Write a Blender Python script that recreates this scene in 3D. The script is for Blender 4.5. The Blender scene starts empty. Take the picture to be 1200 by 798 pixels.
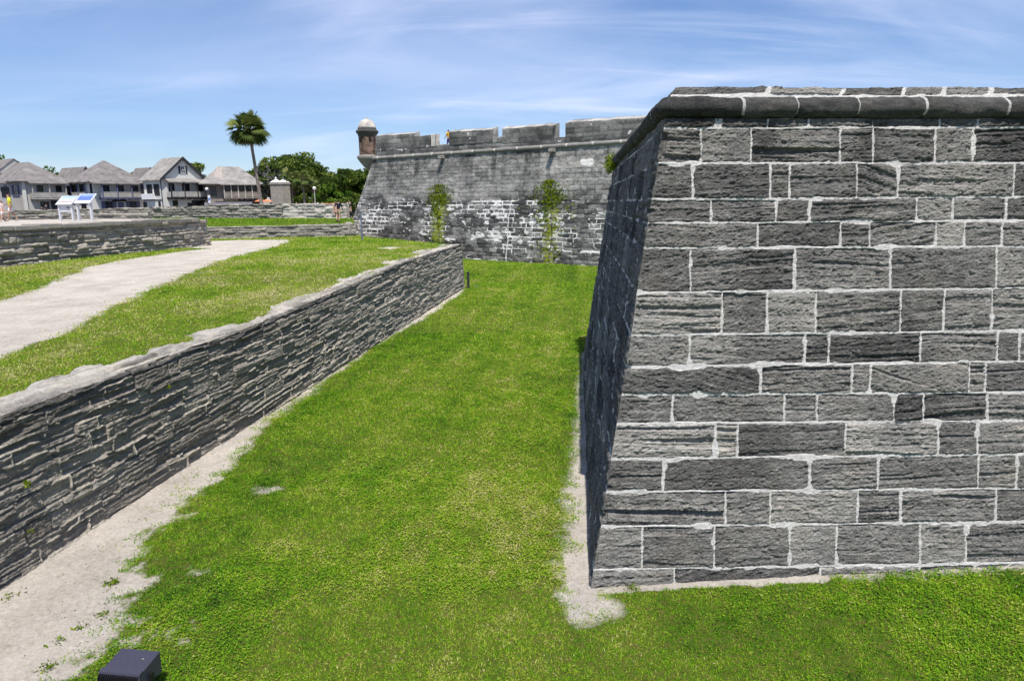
import bpy, bmesh, math, random
import numpy as np
from mathutils import Vector, Matrix
R = math.radians
rng = np.random.default_rng(7)
random.seed(7)
S = bpy.context.scene
COL = S.collection

# ------------------------------------------------------------------ camera
F_PX, EYE = 800.0, 5.3
ROLL, PITCH = math.atan(0.0097), math.atan((399 - 237.5) / F_PX)
FW = np.array([0, math.cos(PITCH), -math.sin(PITCH)])
RT0 = np.array([1.0, 0, 0]); UP0 = np.cross(RT0, FW)
RT = RT0 * math.cos(ROLL) - UP0 * math.sin(ROLL)
UP = UP0 * math.cos(ROLL) + RT0 * math.sin(ROLL)
EYEP = np.array([0, 0, EYE])
def ray(x, y): return FW + RT * (x - 600) / F_PX + UP * (399 - y) / F_PX
def atz(x, y, z): d = ray(x, y); return EYEP + d * (z - EYE) / d[2]      # surveyed point on a level surface
def atY(x, y, Y): d = ray(x, y); return EYEP + d * Y / d[1]              # surveyed point at a known distance
cd = bpy.data.cameras.new('camera'); cam = bpy.data.objects.new('camera', cd); COL.objects.link(cam)
cd.sensor_width = 36.0; cd.lens = 36.0 * F_PX / 1200.0; cd.clip_start = 0.1; cd.clip_end = 6000
m3 = Matrix([[RT[i], UP[i], -FW[i]] for i in range(3)])
cam.matrix_world = Matrix.Translation(Vector(EYEP)) @ m3.to_4x4()
S.camera = cam

# ------------------------------------------------------------------ sun and sky
SUN = Vector((0.68, -3.1, 6.6)).normalized()
sl = bpy.data.lights.new('sun', 'SUN'); sun = bpy.data.objects.new('sun', sl); COL.objects.link(sun)
sl.energy = 5.0; sl.angle = R(0.53); sl.color = (1.0, 0.94, 0.85)
sun.rotation_euler = SUN.to_track_quat('Z', 'Y').to_euler(); sun.location = (20, -60, 120)
W = bpy.data.worlds.new('World'); S.world = W; W.use_nodes = True
nt = W.node_tree; nt.nodes.clear()
def N(tree, t, ins=None, **kw):
    n = tree.nodes.new(t)
    for k, v in kw.items(): setattr(n, k, v)
    if ins:
        for k, v in ins.items():
            s = n.inputs[k]
            if hasattr(v, 'links') or isinstance(v, bpy.types.NodeSocket): tree.links.new(v, s)
            else: s.default_value = v
    return n
sky = N(nt, 'ShaderNodeTexSky', sky_type='NISHITA', sun_disc=False)
sky.sun_elevation = math.asin(SUN.z); sky.sun_rotation = math.atan2(SUN.x, SUN.y)
sky.altitude = 0; sky.air_density = 1.0; sky.dust_density = 0.35; sky.ozone_density = 2.2
tc = N(nt, 'ShaderNodeTexCoord')
sep = N(nt, 'ShaderNodeSeparateXYZ', {0: tc.outputs['Generated']})
zz = N(nt, 'ShaderNodeMath', {0: sep.outputs[2], 1: 0.24}, operation='ADD')
zc = N(nt, 'ShaderNodeMath', {0: zz.outputs[0], 1: 0.02}, operation='MAXIMUM')
px = N(nt, 'ShaderNodeMath', {0: sep.outputs[0], 1: zc.outputs[0]}, operation='DIVIDE')
py = N(nt, 'ShaderNodeMath', {0: sep.outputs[1], 1: zc.outputs[0]}, operation='DIVIDE')
cv = N(nt, 'ShaderNodeCombineXYZ', {0: px.outputs[0], 1: py.outputs[0]})
def cloud(rot, sc, seed, lo, hi, detail=7, dist=0.6, rough=.55):
    mp = N(nt, 'ShaderNodeMapping', {0: cv.outputs[0], 1: (seed, seed * .7, 0), 2: (0, 0, R(rot)), 3: sc})
    nz = N(nt, 'ShaderNodeTexNoise', {'Vector': mp.outputs[0], 'Scale': 1.0, 'Detail': detail, 'Roughness': rough, 'Distortion': dist})
    return N(nt, 'ShaderNodeMapRange', {0: nz.outputs[0], 1: lo, 2: hi}, interpolation_type='SMOOTHSTEP').outputs[0]
c1 = cloud(-52, (.5, 1.0, 1), 3.1, .34, .80, 6, .8, .5)
c2 = cloud(36, (.7, 1.8, 1), 8.4, .42, .84, 8, 1.2, .55)
c3 = cloud(10, (.35, .45, 1), 5.7, .25, .75, 3, .3)
c4 = cloud(-60, (.6, 4.2, 1), 1.9, .50, .86, 8, .7, .6)
mx = N(nt, 'ShaderNodeMath', {0: c1, 1: .55}, operation='MULTIPLY')
mx1 = N(nt, 'ShaderNodeMath', {0: c2, 1: .5, 2: mx.outputs[0]}, operation='MULTIPLY_ADD')
mx2 = N(nt, 'ShaderNodeMath', {0: c4, 1: .45, 2: mx1.outputs[0]}, operation='MULTIPLY_ADD')
mb = N(nt, 'ShaderNodeMath', {0: c3, 1: .8, 2: .35}, operation='MULTIPLY_ADD')
mm = N(nt, 'ShaderNodeMath', {0: mx2.outputs[0], 1: mb.outputs[0]}, operation='MULTIPLY', use_clamp=True)
m08 = N(nt, 'ShaderNodeMath', {0: mm.outputs[0], 1: .95}, operation='MULTIPLY')
cm = N(nt, 'ShaderNodeMix', {'Factor': m08.outputs[0]}, data_type='RGBA')
tn_ = N(nt, 'ShaderNodeMix', {'Factor': 1.0}, data_type='RGBA', blend_type='MULTIPLY'); nt.links.new(sky.outputs[0], tn_.inputs[6]); tn_.inputs[7].default_value = (.80, .92, 1.16, 1)
nt.links.new(tn_.outputs[2], cm.inputs[6]); cm.inputs[7].default_value = (7.6, 8.2, 10.2, 1)
bg = N(nt, 'ShaderNodeBackground', {0: cm.outputs[2], 1: 0.096})
out = N(nt, 'ShaderNodeOutputWorld', {0: bg.outputs[0]})
S.view_settings.view_transform = 'Standard'; S.view_settings.look = 'None'
S.view_settings.exposure = 0.32; S.view_settings.gamma = 1.0; S.view_settings.use_curve_mapping = False
S.cycles.max_bounces = 5; S.cycles.diffuse_bounces = 3; S.cycles.glossy_bounces = 2
S.cycles.transmission_bounces = 3; S.cycles.transparent_max_bounces = 4

# ------------------------------------------------------------------ noise
def _h(ix, iy, s):
    n = (ix.astype(np.int64) * 374761393 + iy.astype(np.int64) * 668265263 + s * 1442695041) & 0xFFFFFFFF
    n = ((n ^ (n >> 13)) * 1274126177) & 0xFFFFFFFF
    return ((n ^ (n >> 16)) & 0xFFFFFF) / float(0xFFFFFF)
def vn(x, y, s=0):
    x = np.asarray(x, float); y = np.asarray(y, float); x, y = np.broadcast_arrays(x, y)
    ix = np.floor(x); iy = np.floor(y); fx = x - ix; fy = y - iy
    fx = fx * fx * (3 - 2 * fx); fy = fy * fy * (3 - 2 * fy)
    a = _h(ix, iy, s); b = _h(ix + 1, iy, s); c = _h(ix, iy + 1, s); d = _h(ix + 1, iy + 1, s)
    return (a + (b - a) * fx) * (1 - fy) + (c + (d - c) * fx) * fy
def fbm(x, y, s=0, o=4, g=.5):
    t = 0; a = 1; n = 0
    for i in range(o):
        t = t + a * vn(x * 2 ** i + 17.3 * i, y * 2 ** i - 9.1 * i, s + i * 31); n += a; a *= g
    return t / n * 2 - 1
def sst(a, b, x):
    t = np.clip((x - a) / (b - a), 0, 1); return t * t * (3 - 2 * t)

# ------------------------------------------------------------------ object helpers
def link(o, parent=None):
    COL.objects.link(o)
    if parent is not None: o.parent = parent
    return o
def tag(o, label=None, cat=None, group=None, kind=None):
    if label: o['label'] = label
    if cat: o['category'] = cat
    if group: o['group'] = group
    if kind: o['kind'] = kind
    return o
def thing(name, label, cat, loc=(0, 0, 0), rz=0, group=None):
    o = bpy.data.objects.new(name, None); o.location = loc; o.rotation_euler = (0, 0, rz); o.empty_display_size = .2
    link(o); return tag(o, label, cat, group)
def np_mesh(name, V, Fq, mat, parent=None, fattr=None, pattr=None, smooth=False, off=None):
    """V (n,3), Fq (m,k) same-size faces"""
    V = np.asarray(V, np.float32)
    if off is not None: V = V - np.asarray(off, np.float32)
    Fq = np.asarray(Fq, np.int32); k = Fq.shape[1]
    me = bpy.data.meshes.new(name)
    me.vertices.add(len(V)); me.vertices.foreach_set('co', V.ravel())
    me.loops.add(Fq.size); me.loops.foreach_set('vertex_index', Fq.ravel())
    me.polygons.add(len(Fq)); me.polygons.foreach_set('loop_start', np.arange(0, Fq.size, k, dtype=np.int32))
    me.polygons.foreach_set('loop_total', np.full(len(Fq), k, np.int32))
    if smooth: me.polygons.foreach_set('use_smooth', np.ones(len(Fq), bool))
    for dom, d in (('FACE', fattr), ('POINT', pattr)):
        for kk, v in (d or {}).items():
            a = me.attributes.new(kk, 'FLOAT', dom); a.data.foreach_set('value', np.asarray(v, np.float32).ravel())
    me.update(calc_edges=True)
    if mat: me.materials.append(mat)
    return link(bpy.data.objects.new(name, me), parent)
def grid_faces(nr, nc):
    i = np.arange(nr - 1)[:, None] * nc + np.arange(nc - 1)[None, :]
    return np.stack([i, i + 1, i + nc + 1, i + nc], -1).reshape(-1, 4)

class MB:
    def __init__(s): s.v = []; s.f = []
    def add(s, vs, fs):
        n = len(s.v); s.v += [tuple(p) for p in vs]; s.f += [tuple(i + n for i in f) for f in fs]; return s
    def box(s, x0, x1, y0, y1, z0, z1, rot=0, piv=None):
        vs = [(x, y, z) for z in (z0, z1) for y in (y0, y1) for x in (x0, x1)]
        if rot:
            cx, cy = piv if piv else ((x0 + x1) / 2, (y0 + y1) / 2); c, q = math.cos(rot), math.sin(rot)
            vs = [(cx + (x - cx) * c - (y - cy) * q, cy + (x - cx) * q + (y - cy) * c, z) for x, y, z in vs]
        return s.add(vs, [(0, 2, 3, 1), (4, 5, 7, 6), (0, 1, 5, 4), (2, 6, 7, 3), (0, 4, 6, 2), (1, 3, 7, 5)])
    def hexa(s, b, t):   # bottom 4 pts, top 4 pts, both counter-clockwise from above
        return s.add(list(b) + list(t), [(3, 2, 1, 0), (4, 5, 6, 7), (0, 1, 5, 4), (1, 2, 6, 5), (2, 3, 7, 6), (3, 0, 4, 7)])
    def prism(s, poly, z0, z1):
        n = len(poly); zt = z1 if hasattr(z1, '__len__') else [z1] * n; zb = z0 if hasattr(z0, '__len__') else [z0] * n
        vs = [(p[0], p[1], zb[i]) for i, p in enumerate(poly)] + [(p[0], p[1], zt[i]) for i, p in enumerate(poly)]
        return s.add(vs, [tuple(range(n - 1, -1, -1)), tuple(range(n, 2 * n))] + [(i, (i + 1) % n, n + (i + 1) % n, n + i) for i in range(n)])
    def lathe(s, prof, c=(0, 0), n=16, seg=None):
        vs = []; fs = []
        for r, z in prof:
            for k in range(n): a = 2 * math.pi * k / n; vs.append((c[0] + r * math.cos(a), c[1] + r * math.sin(a), z))
        for j in range(len(prof) - 1):
            for k in range(n): a = j * n + k; b = j * n + (k + 1) % n; fs.append((a, b, b + n, a + n))
        fs.append(tuple(range(n - 1, -1, -1))); L = (len(prof) - 1) * n; fs.append(tuple(range(L, L + n)))
        return s.add(vs, fs)
    def tube(s, pts, rad, n=7):
        pts = [Vector(p) for p in pts]; rad = rad if hasattr(rad, '__len__') else [rad] * len(pts); vs = []; fs = []
        for i, p in enumerate(pts):
            d = (pts[min(i + 1, len(pts) - 1)] - pts[max(i - 1, 0)]).normalized()
            a = d.cross(Vector((0, 0, 1)) if abs(d.z) < .95 else Vector((1, 0, 0))).normalized(); b = d.cross(a)
            for k in range(n): t = 2 * math.pi * k / n; vs.append(p + (a * math.cos(t) + b * math.sin(t)) * rad[i])
        for j in range(len(pts) - 1):
            for k in range(n): q = j * n + k; w = j * n + (k + 1) % n; fs.append((q, q + n, w + n, w))
        fs.append(tuple(range(n))); L = (len(pts) - 1) * n; fs.append(tuple(range(L + n - 1, L - 1, -1)))
        return s.add(vs, fs)
    def build(s, name, mat, parent=None, smooth=False, bevel=0, off=None):
        me = bpy.data.meshes.new(name)
        vs = s.v if off is None else [(a - off[0], b - off[1], c - off[2]) for a, b, c in s.v]
        me.from_pydata(vs, [], s.f)
        bm = bmesh.new(); bm.from_mesh(me); bmesh.ops.recalc_face_normals(bm, faces=bm.faces)
        if bevel: bmesh.ops.bevel(bm, geom=list(bm.edges), offset=bevel, segments=2, affect='EDGES', profile=.5)
        bm.to_mesh(me); bm.free()
        if smooth: me.polygons.foreach_set('use_smooth', np.ones(len(me.polygons), bool))
        me.materials.append(mat); me.update()
        return link(bpy.data.objects.new(name, me), parent)

# ------------------------------------------------------------------ materials
def newmat(name):
    m = bpy.data.materials.new(name); m.use_nodes = True; t = m.node_tree; t.nodes.clear()
    o = N(t, 'ShaderNodeOutputMaterial'); b = N(t, 'ShaderNodeBsdfPrincipled'); t.links.new(b.outputs[0], o.inputs[0])
    return m, t, b
def noise(t, vec, scale, detail=5, rough=.55, dist=0.0):
    return N(t, 'ShaderNodeTexNoise', {'Vector': vec, 'Scale': scale, 'Detail': detail, 'Roughness': rough, 'Distortion': dist}).outputs[0]
def ramp(t, fac, stops):
    r = N(t, 'ShaderNodeValToRGB', {0: fac}); e = r.color_ramp.elements
    while len(e) < len(stops): e.new(.5)
    for i, (p, c) in enumerate(stops): e[i].position = p; e[i].color = (c[0], c[1], c[2], 1)
    return r.outputs[0]
def mixc(t, f, a, b, mode='MIX'):
    n = N(t, 'ShaderNodeMix', {'Factor': f}, data_type='RGBA', blend_type=mode)
    for i, v in ((6, a), (7, b)):
        if isinstance(v, bpy.types.NodeSocket): t.links.new(v, n.inputs[i])
        else: n.inputs[i].default_value = (v[0], v[1], v[2], 1)
    return n.outputs[2]
def mapr(t, v, a, b, c=0, d=1): return N(t, 'ShaderNodeMapRange', {0: v, 1: a, 2: b, 3: c, 4: d}).outputs[0]
def attr(t, name): return N(t, 'ShaderNodeAttribute', attribute_name=name).outputs['Fac']
def mul(t, a, b): return N(t, 'ShaderNodeMath', {0: a, 1: b}, operation='MULTIPLY').outputs[0]
def flat(name, col, rough=.8, var=.12, scale=3.0, bump=0, bscale=40, metal=0, spec=.3):
    m, t, b = newmat(name); tcn = N(t, 'ShaderNodeTexCoord'); v = tcn.outputs['Object']
    n1 = noise(t, v, scale, 6); c = [x for x in col]
    t.links.new(ramp(t, n1, [(.3, [x * (1 - var * 2) for x in c]), (.7, [min(1, x * (1 + var)) for x in c])]), b.inputs['Base Color'])
    b.inputs['Roughness'].default_value = rough; b.inputs['Metallic'].default_value = metal; b.inputs['Specular IOR Level'].default_value = spec
    if bump:
        bp = N(t, 'ShaderNodeBump', {'Strength': bump, 'Distance': .02, 'Height': noise(t, v, bscale, 4)}); t.links.new(bp.outputs[0], b.inputs['Normal'])
    return m
def stone(name, stops, mortar, tonevar=.35, fine=70, bump=.5, moss=None, big=.6, mort_var=.25):
    """weathered coquina: colour by growth of dark lichen (patch noise), per-block tone and mortar mask"""
    m, t, b = newmat(name); tcn = N(t, 'ShaderNodeTexCoord'); v = tcn.outputs['Object']
    mp = N(t, 'ShaderNodeMapping', {0: v, 3: (1, 1, 2.6)}).outputs[0]
    n1 = noise(t, v, big, 6, .62); n2 = noise(t, mp, 5.5, 6, .65, .4); n3 = noise(t, mp, fine * .55, 3, .6)
    s1 = N(t, 'ShaderNodeMath', {0: n1, 1: .30, 2: mul(t, n2, .42)}, operation='MULTIPLY_ADD').outputs[0]
    n4 = noise(t, mp, fine * 1.7, 2, .7)
    s2 = N(t, 'ShaderNodeMath', {0: n3, 1: .40, 2: s1}, operation='MULTIPLY_ADD').outputs[0]
    s2 = N(t, 'ShaderNodeMath', {0: N(t, 'ShaderNodeMath', {0: n4, 1: .5}, operation='SUBTRACT').outputs[0], 1: .75, 2: s2}, operation='MULTIPLY_ADD').outputs[0]
    s3 = N(t, 'ShaderNodeMath', {0: attr(t, 'tone'), 1: tonevar, 2: s2}, operation='MULTIPLY_ADD').outputs[0]
    base = ramp(t, s3, stops)
    base = mixc(t, mapr(t, noise(t, v, 1.7, 5, .6), .48, .74, 0, .4), base, (1.06, .98, .84), 'MULTIPLY')
    mc = mixc(t, mapr(t, noise(t, v, 9, 5), .35, .75), mortar, [x * (1 - mort_var) for x in mortar])
    fac = mapr(t, N(t, 'ShaderNodeMath', {0: noise(t, v, 26, 3), 1: .5, 2: attr(t, 'mortar')}, operation='MULTIPLY_ADD').outputs[0], .60, .86)
    c = mixc(t, fac, base, mc)
    if moss:
        c = mixc(t, mapr(t, N(t, 'ShaderNodeMath', {0: noise(t, mp, 2.6, 7, .75), 1: 1.7, 2: attr(t, 'moss')}, operation='MULTIPLY_ADD').outputs[0], 1.34, 1.46), c, moss)
    t.links.new(c, b.inputs['Base Color']); b.inputs['Roughness'].default_value = .95; b.inputs['Specular IOR Level'].default_value = .15
    h = N(t, 'ShaderNodeMath', {0: noise(t, v, fine * 2.2, 2), 1: .4, 2: n3}, operation='MULTIPLY_ADD').outputs[0]
    bp = N(t, 'ShaderNodeBump', {'Strength': min(1, bump * 1.7), 'Distance': .045, 'Height': h}); t.links.new(bp.outputs[0], b.inputs['Normal'])
    return m
M = {}
M['coquina'] = stone('coquina_stone', [(.28, (.030, .030, .030)), (.47, (.125, .122, .118)), (.61, (.285, .276, .258)), (.78, (.54, .515, .47))], (.74, .725, .70))
M['shell'] = stone('shell_stone', [(.26, (.068, .063, .056)), (.44, (.225, .206, .180)), (.60, (.42, .385, .335)), (.78, (.64, .585, .50))], (.58, .53, .44), tonevar=.3, mort_var=.3)
M['pale'] = stone('pale_stone', [(.24, (.10, .096, .09)), (.46, (.33, .31, .28)), (.64, (.50, .47, .42)), (.85, (.62, .58, .52))], (.62, .58, .52), tonevar=.6)
M['fort'] = stone('fort_stone', [(.28, (.05, .05, .05)), (.47, (.16, .158, .154)), (.64, (.31, .305, .29)), (.82, (.48, .465, .43))], (.74, .73, .71), tonevar=.75, fine=14, bump=.9, moss=(.20, .235, .02), big=.22)
M['cordon'] = stone('cordon_stone', [(.30, (.016, .016, .017)), (.50, (.05, .05, .05)), (.68, (.14, .137, .13)), (.88, (.32, .31, .29))], (.6, .59, .57), tonevar=.25)
M['oldwall'] = stone('old_wall_stone', [(.28, (.06, .058, .055)), (.48, (.19, .18, .165)), (.68, (.36, .335, .29)), (.85, (.5, .46, .39))], (.42, .39, .33), tonevar=.4, fine=20, bump=.8)
M['brick'] = flat('weathered_brick', (.20, .135, .105), .9, .5, 1.6, .6, 14)
M['dome'] = flat('lime_plaster', (.50, .465, .42), .9, .28, 1.3, .3, 12)
# ------------------------------------------------------------------ coursed masonry
def cap_ends(o, nr, nc):
    bm = bmesh.new(); bm.from_mesh(o.data); bm.verts.ensure_lookup_table()
    for c, rv in ((0, 1), (nc - 1, 0)):
        f = [bm.verts[r_ * nc + c] for r_ in range(nr)]; bm.faces.new(f[::-1] if rv else f)
    bm.to_mesh(o.data); bm.free()
def courses_from(lines, joints):
    return lines, joints
def masonry(U, Z, lines, joints, seed, warp=.008, jw=.02):
    """returns per point: block id hash (0..1), a second hash, distance to nearest joint, block-local tilt"""
    Uw = U + warp * fbm(U * 5, Z * 5, seed) + .35 * warp * fbm(U * 17, Z * 17, seed + 3); Zw = Z + warp * fbm(U * 4 + 9, Z * 6, seed + 1)
    bid = np.zeros_like(U); dist = np.full_like(U, 9.); ci = np.full(U.shape, -1, int)
    for i in range(len(lines)):
        zt = lines[i][0] + lines[i][1] * Uw
        zb = lines[i + 1][0] + lines[i + 1][1] * Uw if i + 1 < len(lines) else np.full_like(U, -9.)
        mk = (Zw <= zt) & (Zw > zb)
        if i == 0: mk |= Zw > zt
        if not mk.any(): continue
        js = np.asarray(joints[i]); u = Uw[mk]
        k = np.searchsorted(js, u)
        L = np.where(k > 0, js[np.maximum(k - 1, 0)], -99); Rr = np.where(k < len(js), js[np.minimum(k, len(js) - 1)], 999)
        du = np.minimum(u - L, Rr - u); dz = np.minimum(np.abs(zt[mk] - Zw[mk]) if i > 0 else 9., Zw[mk] - zb[mk])
        bid[mk] = _h(k.astype(float), np.full(k.shape, float(i)), seed + 5); dist[mk] = np.minimum(du, dz); ci[mk] = i
    return bid, dist, ci
def rand_joints(r, u0, u1, lo, hi):
    o = [u0 - r.random() * hi]
    while o[-1] < u1: o.append(o[-1] + lo + (hi - lo) * r.random() ** 1.3)
    return o
def hashv(b, k): return np.modf(np.abs(np.sin(b * 917.3 + k * 12.9898) * 43758.5453))[0]
def coquina_relief(U, Z, bid, dist, seed, amp=1.0, mort=-.010, mw=.0145):
    h1, h2, h3, h4 = (hashv(bid, k) for k in (1, 2, 3, 4))
    tilt = (h1 - .5) * .12 + np.where(h2 > .93, .30, 0) - np.where(h2 < .04, .24, 0)
    off = h3 * 40
    zz = Z + tilt * U + .022 * fbm(U * 1.1 + off, Z * 2.0, seed) + .006 * fbm(U * 6, Z * 6, seed + 2)
    s = fbm(U * .40 + off, zz * 12 + off, seed + 11, 4, .62)
    s2 = fbm(U * 2.4 + off, zz * 33, seed + 12, 3, .6)
    fine = fbm(U * 28, Z * 46, seed + 13, 3, .75)
    a = (.30 + 1.0 * h4 ** 1.2) * amp
    cut = sst(.20, .40, -fbm(U * .28 + off * 3, zz * 8.5 - off, seed + 14, 3, .5) - .12 * vn(U * 2.2, U * 0 + off, seed + 21)) * (.35 + .65 * vn(U * .8 + off, Z * 3, seed + 22))
    d = (h2 - .5) * .030 + a * (.020 * s + .014 * s2) + .020 * fine - (.4 + a) * .042 * cut
    pit = sst(.25, .6, fbm(U * 11, Z * 17, seed + 15, 3)); d = d - .022 * pit
    d = d - .030 * np.exp(-(dist / (.014 + .022 * vn(U * 6, Z * 6, seed + 20))) ** 2)
    w = mw * (1.0 + .8 * fbm(U * 5, Z * 7, seed + 16, 3)) + .020 * np.clip(fbm(U * 1.1, Z * 1.4, seed + 17), 0, 1) + .030 * sst(.28, .6, fbm(U * 2.6, Z * 3.6, seed + 19, 3))
    mk = 1 - sst(w * .75, w * 1.2, dist)
    d = d * (1 - mk) + mk * (mort + .010 * fbm(U * 26, Z * 26, seed + 18, 3))
    rim = sst(.10, .45, s2) * .5 + .5 * sst(.1, .5, fine)
    tone = (h1 * .55 + h3 * .45 - .5) * .75 - .16 + .38 * rim * (.4 + a) * .8 + .10 * s
    return d, mk, tone
def wall_grid(name, us, zs, base, e, batter, nrm, relief, mat, parent, off, fade=None, corner=None):
    """planar battered wall: point = base + e*u + batter*z + nrm*d(u,z)"""
    U, Z = np.meshgrid(us, zs); d, mk, tone = relief(U, Z)[:3]; ex = relief.extra if hasattr(relief, 'extra') else None
    if fade is not None: d = d * fade(U, Z)
    P = base[None, None] + e[None, None] * U[..., None] + batter[None, None] * Z[..., None] + nrm[None, None] * d[..., None]
    if corner is not None: P = P + corner[None, None] * ((.022 * np.clip(fbm(Z * 2.3, Z * 0 + 5, 66, 4) + .35, 0, 1) + .05 * sst(.25, .5, fbm(Z * 5, Z * 0 + 2, 67, 3))) * sst(.11, .0, U))[..., None]
    pa = {'mortar': mk.ravel(), 'tone': tone.ravel()}
    if ex is not None: pa['moss'] = ex.ravel()
    return np_mesh(name, P.reshape(-1, 3), grid_faces(len(zs), len(us)), mat, parent, pattr=pa, off=off)

# ---------------------------------------------------------- the near bastion on the right
LN = [(6.424, .0004), (6.272, .0014), (5.806, -.0038), (5.322, -.0026), (5.002, -.0042), (4.669, -.0104), (4.069, -.009), (3.49, -.014), (3.059, -.0144), (2.676, -.0254), (2.278, -.0266), (1.801, -.0296), (1.343, -.0358), (.861, -.0366), (.263, -.0373)]
JN = [[.73, .79, 1.47, 2.06, 3.0, 3.98, 4.55], [.58, 1.29, 2.57, 3.06, 3.97, 4.54], [.54, 1.64, 1.92, 2.9, 3.51, 5.25], [.87, 1.8, 2.28, 3.86, 4.4, 5.21], [1.59, 2.79, 3.22, 4.21, 4.64, 5.21],
      [.71, 2.2, 3.62, 5.22], [1.26, 1.91, 2.62, 3.88, 4.53, 5.26], [.88, 2.55, 2.9, 4.27, 5.44, 5.78], [1.97, 3.32, 3.59, 5.09, 5.34], [.77, 2.39, 2.87, 4.01, 4.46, 5.44],
      [1.46, 1.78, 3.37, 4.77, 5.37], [.79, 2.92, 3.94, 5.48, 6.07], [1.76, 2.42, 3.72, 4.37, 5.84], [.65, 1.69, 2.8, 3.5, 4.77, 5.48], [1.19, 3.34, 4.84, 6.24]]
r_ = random.Random(5)
UMAX = 11.0
for js in JN: 
    t_ = rand_joints(r_, js[-1] + .6, UMAX + 1, .6, 1.7); js += [x for x in t_ if x > js[-1] + .45]
RC = np.array([1.06, 8.66, 0.]); RB = np.array([.1627, .1627, 1.]); RE = np.array([.9966, .082, 0])
A5 = R(5.5); RL = np.array([math.sin(A5), math.cos(A5), 0]); LLEN = 14.0
RN = np.cross(RE, RB); RN /= np.linalg.norm(RN)
if RN[1] > 0: RN = -RN
LNn = np.cross(RL, RB); LNn /= np.linalg.norm(LNn)
if LNn[0] > 0: LNn = -LNn
TOPZ = 6.40
bas = thing('stone_bastion', 'near stone bastion of dark coquina blocks with bright white mortar joints', 'bastion', tuple(RC))
def rel_front(U, Z):
    ci_ = masonry(U, Z, LN, JN, 21, .012)[2]; zm = np.array([6.35] + [(LN[i][0] + LN[i + 1][0]) / 2 for i in range(1, len(LN) - 1)] + [.1])[np.clip(ci_, 0, len(LN) - 1)]
    bid, dist, _ = masonry(U + .16 * (Z - zm) * (U < 7.5), Z, LN, JN, 21, .012)
    d, mk, tn = coquina_relief(U, Z, bid, dist, 21)
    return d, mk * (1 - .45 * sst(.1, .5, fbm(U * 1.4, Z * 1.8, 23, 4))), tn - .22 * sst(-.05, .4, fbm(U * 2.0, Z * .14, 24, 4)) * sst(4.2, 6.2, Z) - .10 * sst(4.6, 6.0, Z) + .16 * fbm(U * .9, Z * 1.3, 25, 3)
zs = np.linspace(-.08, TOPZ, 740)
us = np.concatenate([np.arange(0, 7.0, .0115), np.arange(7.0, UMAX + .01, .03)])
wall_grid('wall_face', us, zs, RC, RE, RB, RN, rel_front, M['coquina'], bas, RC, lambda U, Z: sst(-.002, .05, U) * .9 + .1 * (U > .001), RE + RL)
LS = [(z, 0.0) for z, _ in LN]; JS = [rand_joints(r_, -.4, LLEN + 1, .5, 1.5) for _ in LS]
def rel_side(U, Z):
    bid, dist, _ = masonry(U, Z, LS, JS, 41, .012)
    d, mk, tn = coquina_relief(U, Z, bid, dist, 41, 1.0, -.016, .013); return d, mk * sst(-.3, .15, fbm(U * 1.6, Z * 2.3, 43, 3)) * 1.0, tn - .16 + .2 * fbm(U * 3, Z * 8, 44, 3)  # whole side face toned darker: its shade is put into the stone colour
us2 = np.concatenate([np.arange(0, 3, .02), np.arange(3, LLEN + .01, .035)])
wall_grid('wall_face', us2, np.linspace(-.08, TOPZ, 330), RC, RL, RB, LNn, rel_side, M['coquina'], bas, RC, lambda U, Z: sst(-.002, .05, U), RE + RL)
def rp(u, w, z): return RC + RE * u + RL * w + RB * z           # plan coordinates on the bastion
core = MB()
ins = .12
b4 = [rp(ins, ins, 0), rp(UMAX + .0, ins, 0), rp(UMAX, LLEN, 0), rp(ins, LLEN, 0)]
t4 = [rp(ins, ins, TOPZ), rp(UMAX, ins, TOPZ), rp(UMAX, LLEN, TOPZ), rp(ins, LLEN, TOPZ)]
core.hexa([p - np.array([0, 0, .3]) for p in b4], [p + np.array([0, 0, .36]) for p in t4]); core.build('rampart_core', M['cordon'], bas, off=RC)
# cordon: a half-round stone roll with joints, swept round the corner
def roll_sweep(name, path, nrm_out, rad, zc_, prof_n, mat, joints_mod, seed, parent, off, step=.02, back=.18):
    """path: list of (pt, outward 2d normal, arc position, mitre)"""
    rows = []; mk = []; tn = []
    ang = np.linspace(-math.pi / 2 - .25, math.pi / 2 + .25, prof_n)
    for p, nv, sarc in path:
        jd = min(abs(sarc - j) for j in joints_mod); jm = 1 - float(sst(np.array(.010), np.array(.022), np.array(jd)))
        row = []
        for a in ang:
            rr = rad * (1 + .10 * (_h(np.array(float(sum(sarc > j for j in joints_mod))), np.array(8.), seed) - .5) + .12 * fbm(np.array(sarc * 2.1), np.array(a * 1.4), seed, 3) + .09 * fbm(np.array(sarc * 9), np.array(a * 5), seed + 4, 4, .65)) - .018 * math.exp(-(jd / .03) ** 2)
            row.append((p[0] + nv[0] * rr * math.cos(a), p[1] + nv[1] * rr * math.cos(a), zc_ + rr * .98 * math.sin(a)))
            mk.append(jm * (.8 if a > -.9 else .25)); tn.append((_h(np.array(float(sum(sarc > j for j in joints_mod))), np.array(3.), seed) - .5) * .4)
        rows.append(row)
    V = np.array(rows); nr, nc = V.shape[:2]
    return np_mesh(name, V.reshape(-1, 3), grid_faces(nr, nc), mat, parent, pattr={'mortar': mk, 'tone': tn}, off=off, smooth=True)
CZ = 6.545; crad = .15
c0 = rp(0, 0, TOPZ)
cin = .045
path = []
nF = -np.array([-RE[1], RE[0], 0]); nL = np.array([-RL[1], RL[0], 0])
for s_ in np.arange(LLEN, .11, -.05): path.append((c0 + RL * s_ - nL * cin, nL, -s_))
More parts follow.
